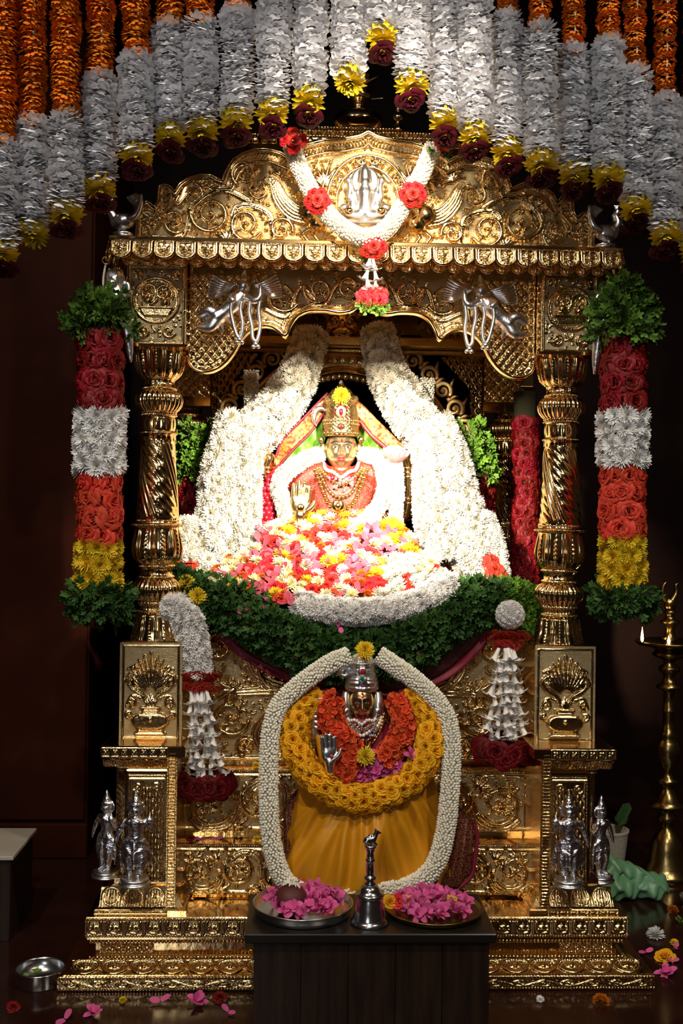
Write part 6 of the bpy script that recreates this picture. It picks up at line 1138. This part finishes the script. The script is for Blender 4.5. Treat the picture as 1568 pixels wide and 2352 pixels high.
# ================= lion brackets at the canopy corners
for x0, y0, mx, lb in ((262, 640, 1, 'silver lion bracket under the left end of the cornice'), (1403, 668, -1, 'silver lion bracket under the right end of the cornice')):
    YB = -0.17; kk = S(YB); B_ = lambda dx, dy, d=0: P(x0+mx*dx, y0+dy, YB-d*kk)
    li = thing('silver_lion', lb, 'figurine', B_(20, 190), 'silver lion brackets'); pr = [ball(B_(0, 0, 10), (20*kk, 18*kk, 22*kk), 16, 12), ball(B_(-6, 8, 24), (12*kk, 10*kk, 9*kk), 12, 8), ball(B_(-10, -6, 22), (5*kk, 5*kk, 4*kk), 8, 6), ball(B_(6, -6, 24), (5*kk, 5*kk, 4*kk), 8, 6), limb([B_(0, 14, 6), B_(10, 50, 4), B_(24, 90, 2), B_(34, 150, 0), B_(38, 190, 0)], (19*kk, 21*kk, 17*kk, 11*kk, 4*kk)), limb([B_(14, 20, 6), B_(30, 10, 8), B_(34, 30, 8), B_(26, 40, 8)], (6*kk, 5*kk, 5*kk, 4*kk))]
    for j in range(9): a = j*0.7; pr.append(ball(B_(19*math.cos(a), -2-20*math.sin(a), 10), 7*kk, 8, 6))
    fused('body', pr, 'silver', 0.004, li); part('horn_strap', g1(tube(spline(np.array([B_(-4, -22, 10), B_(-16, 0, 8), B_(-18, 30, 6), B_(-4, 50, 6)]), 6), 3*kk, 6)), 'silver', li)
# ================= seated silver emblem on the pediment
YE = -0.205; kk = S(YE); B_ = lambda x, y, d=0: P(838+x, 455+y, YE-d*kk)
em = thing('silver_emblem', 'seated silver deity figure mounted at the centre of the pediment', 'statuette', B_(0, 70))
pr = [ball(B_(0, 56, 8), (54*kk, 18*kk, 13*kk), 20, 10), ball(B_(0, 40, 12), (42*kk, 18*kk, 12*kk), 18, 10), limb([B_(-12, 40, 14), B_(-44, 36, 14), B_(-10, 44, 22)], (13*kk, 12*kk, 9*kk)), limb([B_(12, 40, 14), B_(44, 36, 14), B_(10, 44, 22)], (13*kk, 12*kk, 9*kk)), limb([B_(0, 36, 10), B_(0, 10, 10), B_(0, -10, 10)], (22*kk, 19*kk, 22*kk)), ball(B_(0, -30, 14), (14*kk, 14*kk, 17*kk), 14, 10), limb([B_(0, -42, 10), B_(0, -62, 10), B_(0, -78, 10)], (14*kk, 11*kk, 3*kk)), ball(B_(0, -40, -4), (34*kk, 6*kk, 34*kk), 20, 10)]
for sx in (-1, 1): pr += [limb([B_(sx*18, -12, 10), B_(sx*36, 2, 12), B_(sx*34, -20, 16), B_(sx*36, -34, 16)], (9*kk, 8*kk, 7*kk, 6*kk)), limb([B_(sx*18, -8, 10), B_(sx*30, 16, 14), B_(sx*34, 26, 24)], (9*kk, 8*kk, 6*kk)), ball(B_(sx*46, 24, 10), (14*kk, 8*kk, 12*kk), 12, 8), ball(B_(sx*38, -40, 14), (9*kk, 6*kk, 9*kk), 10, 8)]
fused('figure', pr, 'silver_bright', 0.004, em)
for sx in (-1, 1): part('gold_pot', g1(ball(B_(sx*36, 30, 24), (11*kk, 9*kk, 9*kk), 14, 8), ball(B_(sx*36, 22, 24), (6*kk, 5*kk, 4*kk), 10, 6)), 'gold', em)
# ------------------------------------------------------------------ offering stand in front
YK0, YK1 = -0.75, -0.435; zt = ZW(2146, YK0, 850); x0, x1 = XW(562, YK0, 2146), XW(1141, YK0, 2146)
stn = thing('offering_stand', 'low dark wooden offering stand in the front centre', 'stand', ((x0+x1)/2, -0.6, 0))
part('top', g1(cbox(x0, x1, YK0, YK1, zt-0.026, zt, 0.003)), 'wood_top', stn, False)
xa0, xa1 = XW(582, YK0+0.01, 2200), XW(1124, YK0+0.01, 2200)
for j in range(5): part('front_board', g1(cbox(xa0+(xa1-xa0)*j/5+0.0006, xa0+(xa1-xa0)*(j+1)/5-0.0006, YK0+0.014, YK0+0.03, 0.0, zt-0.026, 0.001)), 'wood', stn, False)
for xx in (xa0, xa1-0.018): part('side_panel', g1(cbox(xx, xx+0.018, YK0+0.0305, YK1-0.012, 0.0, zt-0.026, 0.001)), 'wood', stn, False)
YPt = -0.585; kp = S(YPt)
def dish(name, lb, cx, r, h, mat, prof=None, z=None, Y=YPt):
    p = P(cx, 2100, Y); c = np.array([p[0], Y, zt if z is None else z]); t = thing(name, lb, 'plate', c); part('dish', g1(lathe([(0, 0.004), (r*0.86, 0.004), (r*0.90, 0.0), (r*0.93, 0.002), (r*0.97, h*0.55), (r*0.985, h*0.92), (r*1.0, h), (r*0.985, h+0.003), (r*0.965, h*0.95), (r*0.94, h*0.5), (r*0.86, 0.009), (0, 0.009)], 64, None, c)), mat, t); return c
cl_ = dish('steel_plate', 'round steel plate of pink petals with a coconut on the offering stand', 695, 116*kp, 0.030, 'steel')
cr_ = dish('brass_plate', 'shallow brass plate of pink flowers on the offering stand', 995, 114*kp, 0.016, 'brass')
fr = random.Random(21)
for c, rr, n, lb in ((cl_, 0.108, 46, 'pink oleander flower on the steel plate'), (cr_, 0.108, 44, 'pink oleander flower on the brass plate')):
    for j in range(n):
        a = j*2.4; r = rr*math.sqrt((j+0.5)/n); p = c+np.array([r*math.cos(a), r*math.sin(a), 0.022+fr.uniform(0, 0.026)*(1.2-r/rr)+(0.012 if c is cl_ else 0)]); o = bloom('pink', p, (fr.uniform(-.9, .9), fr.uniform(-.9, .2), 0.7), 0.027*fr.uniform(0.8, 1.15), None, 'pink_flower'); w_ = ('at the back' if math.sin(a) > 0.5 else 'at the front' if math.sin(a) < -0.5 else 'at the left' if math.cos(a) < 0 else 'at the right') if r > rr*0.45 else 'in the middle'; tag(o, lb.replace('flower on', 'flower '+w_+' of'), 'flower', lb.replace('flower on', 'flowers on'))
cc_ = cl_+np.array([-0.035, -0.03, 0.045]); co_ = thing('coconut', 'dark red coconut with a pale green sprig standing among petals on the steel plate', 'coconut', cc_-np.array([0, 0, 0.035]))
part('shell', g1(ball(cc_, (0.050, 0.048, 0.046), 24, 16)), 'coconut', co_)
gs = G(); 
for j in range(40):
    d = np.array([fr.uniform(-1, 1), fr.uniform(-1, .6), fr.uniform(0.2, 1)]); d /= np.linalg.norm(d); e = cc_+np.array([0, 0, 0.042]); gs.add(*tube(spline([e, e+d*0.018, e+d*0.03-np.array([0, 0, 0.012])], 3), (0.002, 0.0018, 0.0008), 4))
part('sprig', gs, 'jasmine', co_)['kind'] = 'stuff'
for x, y, kd, nm, lb in ((895, 2092, 'yrose', 'yellow_rose', 'yellow rose petal cluster at the left rim of the brass plate'), (915, 2076, 'red', 'red_rose', 'red rose at the back left of the brass plate'), (935, 2090, 'yrose', 'yellow_rose', 'pale yellow rose beside the bell on the brass plate'), (1035, 2112, 'yellow', 'yellow_chrysanthemum', 'yellow bloom at the front of the brass plate'), (722, 2064, 'red', 'red_rose', 'red bud at the back of the steel plate')):
    p = P(x, y, -0.60); p[2] = zt+0.035; o = bloom(kd, p, (0, -0.6, 0.8), 0.022, None, nm); tag(o, lb, 'flower')
YBl = -0.665; kb_ = S(YBl); pb = P(848, 2140, YBl); pb[2] = zt
zb_ = lambda y: zt+(2138-y)*kb_
bell = thing('hand_bell', 'dark metal hand bell with a bull figure on its handle standing between the plates', 'bell', pb)
part('bell_body', g1(lathe([(r*kb_, zb_(y)) for r, y in ((43, 2138), (45, 2136), (45, 2133), (41, 2130), (38, 2124), (34, 2108), (31, 2092), (28, 2082), (27, 2078), (33, 2076), (34, 2072), (32, 2069), (24, 2066), (23, 2060), (20, 2055), (12, 2050))], 48, None, (pb[0], YBl, 0))), 'bell_metal', bell)
part('handle', g1(lathe([(r*kb_, zb_(y)) for r, y in ((12, 2052), (14, 2048), (9, 2044), (9, 2040), (14, 2037), (14, 2033), (9, 2030), (8, 2026), (10, 2018), (9, 1998), (11, 1996), (11, 1992), (8, 1990), (9, 1975), (12, 1970), (12, 1966), (14, 1964), (14, 1960), (0.1, 1959))], 28, lambda T, r, z: r*(1+0.03*np.cos(8*T)), (pb[0], YBl, 0))), 'bell_metal', bell)
q = lambda x, z, y=0: np.array([pb[0]+x*kb_, YBl+y*kb_, zb_(1960)+z*kb_])
fused('bull', [limb([q(-8, 12), q(6, 13)], (9*kb_, 8.5*kb_)), ball(q(0, 21), (6*kb_, 5*kb_, 6*kb_), 10, 8), limb([q(8, 16), q(12, 26), q(13, 32)], (7*kb_, 5.5*kb_, 5*kb_)), limb([q(13, 31), q(22, 28)], (4.5*kb_, 3*kb_)), limb([q(11, 34, -3), q(9, 40, -4)], (2*kb_, 1*kb_)), limb([q(11, 34, 3), q(9, 40, 4)], (2*kb_, 1*kb_)), limb([q(-12, 8, -6), q(-2, 3, -8)], (4*kb_, 3*kb_)), limb([q(6, 8, -5), q(14, 3, -6)], (4*kb_, 3*kb_)), limb([q(-6, 8, 6), q(4, 3, 7)], (4*kb_, 3*kb_)), limb([q(-15, 14), q(-17, 6)], (2*kb_, 1.5*kb_))], 'bell_metal', 0.0022, bell)
# ------------------------------------------------------------------ things on the floor
def FL(x, y, z=0.0):
    u = (x-CX)/F; v = (y-CY)/F; d = FW+u*XA-v*YA; t = (z-CAM[2])/d[2]; return CAM+t*d
# marble-topped table at the left edge
pc = FL(79, 2085); tz = 0.30; tb = thing('side_table', 'low table with cream marble top at the left edge of the picture', 'table', (pc[0]-0.4, pc[1]-0.2, 0))
part('top', g1(cbox(pc[0]-0.9, pc[0]+0.004, pc[1]-0.33, pc[1]+0.004, tz-0.014, tz, 0.002)), 'marble', tb, False); part('body', g1(cbox(pc[0]-0.88, pc[0]-0.008, pc[1]-0.318, pc[1]-0.006, 0, tz-0.014, 0.002)), 'wood', tb, False)
# steel bowl
pbw = FL(80, 2280); pbw = pbw+np.array([0, 0.07, 0]); bo = thing('steel_bowl', 'empty round steel bowl on the floor at lower left', 'bowl', pbw); kk = 0.00134; R_ = 58*kk
part('bowl', g1(lathe([(0, 0.004), (R_*0.93, 0.0), (R_*0.97, 0.006), (R_*0.98, 0.045), (R_, 0.047), (R_, 0.051), (R_*0.96, 0.051), (R_*0.94, 0.045), (R_*0.93, 0.010), (0, 0.008)], 48, None, pbw)), 'steel', bo)
for x, y, a in ((50, 2236, -0.6), (71, 2228, 0.1), (79, 2233, 0.8)):
    p = P(x, y, pbw[1]+0.04); v, f = leafblade(fr, 0.022, 2); o = part('leaf', g1((v*np.array([1, 0.6, 1]), f)), 'leaf_light', None, True, at(p, (a, -1, 0.4))); tag(o, 'small light green leaf on the rim of the steel bowl', 'leaf', 'leaves on the steel bowl')
# tall brass oil lamp
pl_ = FL(1530, 2012); kl = (pl_-CAM) @ FW/F; zl = lambda y: (2012-y)*kl
lp = thing('oil_lamp', 'tall turned brass oil lamp with burning wicks at the right', 'lamp', pl_)
part('stem', g1(lathe([(r*kl, zl(y)) for r, y in ((58, 2012), (60, 2006), (58, 2000), (50, 1994), (48, 1986), (42, 1976), (38, 1950), (34, 1930), (24, 1912), (14, 1902), (13, 1890), (22, 1884), (22, 1874), (14, 1866), (18, 1858), (42, 1850), (43, 1846), (30, 1838), (20, 1822), (14, 1812), (13, 1802), (25, 1796), (25, 1790), (13, 1784), (11, 1772), (18, 1756), (26, 1740), (28, 1722), (24, 1704), (16, 1692), (20, 1686), (13, 1680), (12, 1640), (15, 1636), (15, 1630), (12, 1626), (12, 1590), (14, 1586), (29, 1580), (29, 1575), (18, 1568), (12, 1556), (16, 1546), (24, 1540), (24, 1532), (12, 1524), (14, 1516), (34, 1508), (40, 1503), (34, 1496), (16, 1484), (13, 1476), (16, 1468))], 40, None, tuple(pl_))), 'brass', lp)
part('oil_tray', g1(lathe([(r*kl, zl(y)) for r, y in ((14, 1500), (30, 1494), (44, 1486), (72, 1481), (78, 1475), (78, 1472), (72, 1474), (40, 1478), (14, 1480))], 48, lambda T, r, z: r*(1+0.0*T), tuple(pl_))), 'brass', lp)
part('top_stem', g1(lathe([(r*kl, zl(y)) for r, y in ((13, 1480), (16, 1470), (20, 1466), (12, 1460), (10, 1444), (16, 1434), (22, 1430), (22, 1426), (12, 1422), (10, 1412), (16, 1404), (4, 1400))], 32, None, tuple(pl_))), 'brass', lp)
q = lambda x, y, d=0: pl_+np.array([x*kl, d*kl, zl(y)])
fused('swan_finial', [ball(q(0, 1388), (15*kl, 12*kl, 16*kl), 14, 10), limb([q(6, 1378), q(14, 1360), q(12, 1344), q(18, 1340)], (9*kl, 6*kl, 5*kl, 4*kl)), limb([q(-8, 1380), q(-18, 1362), q(-14, 1342), q(-6, 1336)], (8*kl, 7*kl, 6*kl, 3*kl)), limb([q(0, 1400), q(0, 1408)], (8*kl, 10*kl))], 'brass', 0.004, lp)
for dx, dy, hh in ((-70, -18, 36), (-24, -62, 22)):
    c = q(dx, 1474, dy); part('flame', g1(lathe([(0.1*kl, 0), (3.2*kl, 5*kl), (3.6*kl, 10*kl), (2.2*kl, hh*0.6*kl), (0.1*kl, hh*kl)], 12, None, tuple(c))), 'flame', lp)
    ll = bpy.data.lights.new('flame_light', 'POINT'); ll.energy = 0.25; ll.color = (1, 0.6, 0.25); ll.shadow_soft_size = 0.006; lo_ = bpy.data.objects.new('flame_light', ll); COL.objects.link(lo_); lo_.location = c+np.array([-0.004, -0.012, 0.03])
# green plastic bag, basket and leaf behind the right pedestal
pg = FL(1460, 2062); kg = (pg-CAM) @ FW/F; q = lambda x, y, d=0: pg+np.array([(x-1460)*kg, d*kg, (2062-y)*kg])
bag = thing('plastic_bag', 'crumpled green plastic bag on the floor beside the right pedestal', 'bag', pg)
bm_ = fused('bag_body', [limb([q(1390, 2030), q(1405, 1995), q(1400, 1972)], (30*kg, 26*kg, 10*kg)), ball(q(1420, 2034), (50*kg, 40*kg, 28*kg), 16, 10), ball(q(1490, 2036), (46*kg, 36*kg, 25*kg), 16, 10), limb([q(1410, 1990), q(1460, 2010), q(1520, 2024)], (18*kg, 20*kg, 14*kg))], 'plastic_green', 0.006, bag)
vs = np.array([v.co[:] for v in bm_.data.vertices]); nz_ = 0.006*(np.sin(vs[:, 0]*70+vs[:, 2]*90)+np.sin(vs[:, 0]*120-vs[:, 2]*60+vs[:, 1]*80)); vs[:, 2] = np.maximum(vs[:, 2]+nz_*0.7, 0.001); vs[:, 1] += nz_; bm_.data.vertices.foreach_set('co', vs.ravel()); bm_.data.update()
pk_ = FL(1400, 2000); kk = (pk_-CAM) @ FW/F; bs = thing('woven_basket', 'pale woven basket half hidden behind the right pedestal', 'basket', pk_)
part('body', g1(lathe([(0, 0), (30*kk, 0)]+[((30+10*t_)*kk, t_*90*kk) for t_ in np.linspace(0.02, 0.98, 30)]+[(42*kk, 92*kk), (42*kk, 97*kk), (36*kk, 97*kk), (30*kk, 20*kk), (0, 16*kk)], 56, lambda T, r, z: r*(1+0.02*np.sin(28*T)*np.sign(np.sin(z/kk*0.7))), tuple(pk_))), 'basket', bs)
v, f = leafblade(fr, 0.09, 3); o = part('leaf', g1((v*np.array([1, 0.7, 1]), f)), 'leaf_dark', None, True, at(pk_+np.array([0.02, -0.03, 105*kk]), (-0.5, -1, 0.3), 1.2)); tag(o, 'broad dark green leaf lying on the woven basket', 'leaf')
cp = FL(1572, 2085); tag(part('silver_cup', g1(lathe([(0, 0), (0.012, 0), (0.012, 0.004), (0.005, 0.012), (0.008, 0.02), (0.017, 0.03), (0.02, 0.055), (0.018, 0.055), (0.014, 0.03), (0, 0.024)], 24, None, tuple(cp))), 'silver', None), 'little silver cup on the floor at the right edge of the picture', 'cup')
# loose flowers on the floor
for x, y, kd, sz, nm, lb in ((1505, 2152, 'white', 0.036, 'white_chrysanthemum', 'white chrysanthemum lying on the floor right of the shrine'), (1526, 2203, 'yrose', 0.034, 'yellow_rose', 'yellow rose lying on the floor at the right'), (1545, 2095, 'mari', 0.024, 'orange_marigold', 'orange marigold on the floor near the green bag'), (1380, 2306, 'mari', 0.030, 'orange_marigold', 'orange marigold on the floor in front of the plinth'), (1482, 2190, 'pinkpetal', 0.03, 'pink_petal', 'pink petals on the floor left of the yellow rose'), (1545, 2212, 'pinkpetal', 0.026, 'pink_petal', 'small pink petals just behind the yellow rose'), (1548, 2170, 'yellow', 0.018, 'yellow_petal', 'yellow petal scrap right of the white chrysanthemum'), (1530, 2240, 'pink', 0.036, 'pink_flower', 'pink oleander flower on the floor at lower right'), (1552, 2180, 'pinkpetal', 0.024, 'pink_petal', 'pink petals on the floor at the right picture edge'), (1436, 2155, 'pinkpetal', 0.02, 'pink_petal', 'pink petal against the right end of the plinth'), (1560, 2118, 'sprigl', 0.016, 'leaf_sprig', 'green sprig on the floor at the right edge'),
        (368, 2304, 'pinkpetal', 0.036, 'pink_petal', 'pink petals on the floor before the left plinth'), (452, 2306, 'pink', 0.036, 'pink_flower', 'pink oleander flower on the floor left of the offering stand'), (505, 2296, 'crimson', 0.022, 'red_rose', 'crimson rose on the floor beside the offering stand'), (524, 2328, 'pinkpetal', 0.026, 'pink_petal', 'pink petal on the floor nearest the offering stand'), (215, 2332, 'pink', 0.030, 'pink_flower', 'pink flower at the lower left of the floor'), (150, 2346, 'pinkpetal', 0.034, 'pink_petal', 'pink petals at the bottom left picture edge'), (282, 2302, 'yellow', 0.014, 'yellow_petal', 'yellow petal on the floor before the plinth'), (30, 2318, 'crimson', 0.02, 'red_petal', 'dark red petal on the floor before the steel bowl'), (450, 2296, 'white', 0.012, 'white_petal', 'white petal at the foot of the plinth left'), (1240, 2300, 'white', 0.014, 'white_petal', 'white petal at the foot of the plinth right')):
    p = FL(x, y); p = p+np.array([0, 0, 0.006]); o = bloom(kd, p, (fr.uniform(-.3, .3), -0.35, 1), sz, None, nm); tag(o, lb, 'flower')
for x, y, Y, z, kd, lb in ((498, 1916, -.05, zL1, 'pinkpetal', 'pink petal lying on the lower step ledge left'), (460, 1920, -.06, zL1, 'pinkpetal', 'pink petal beside the red petal on the lower ledge'), (438, 1920, -.05, zL1, 'crimson', 'red petal on the lower step ledge left'), (590, 1918, -.05, zL1, 'yellow', 'yellow petal on the lower step ledge'), (588, 1764, .08, zM1, 'yellow', 'yellow petal on the upper step ledge'), (413, 1706, -.0, zM1+0.06, 'pinkpetal', 'pink petal caught beside the left pedestal')):
    p = P(x, y, Y); p[2] = z+0.006; o = bloom(kd, p, (0.1, -0.5, 1), 0.020 if kd == 'pinkpetal' else 0.014, None, 'petal'); tag(o, lb, 'petal')
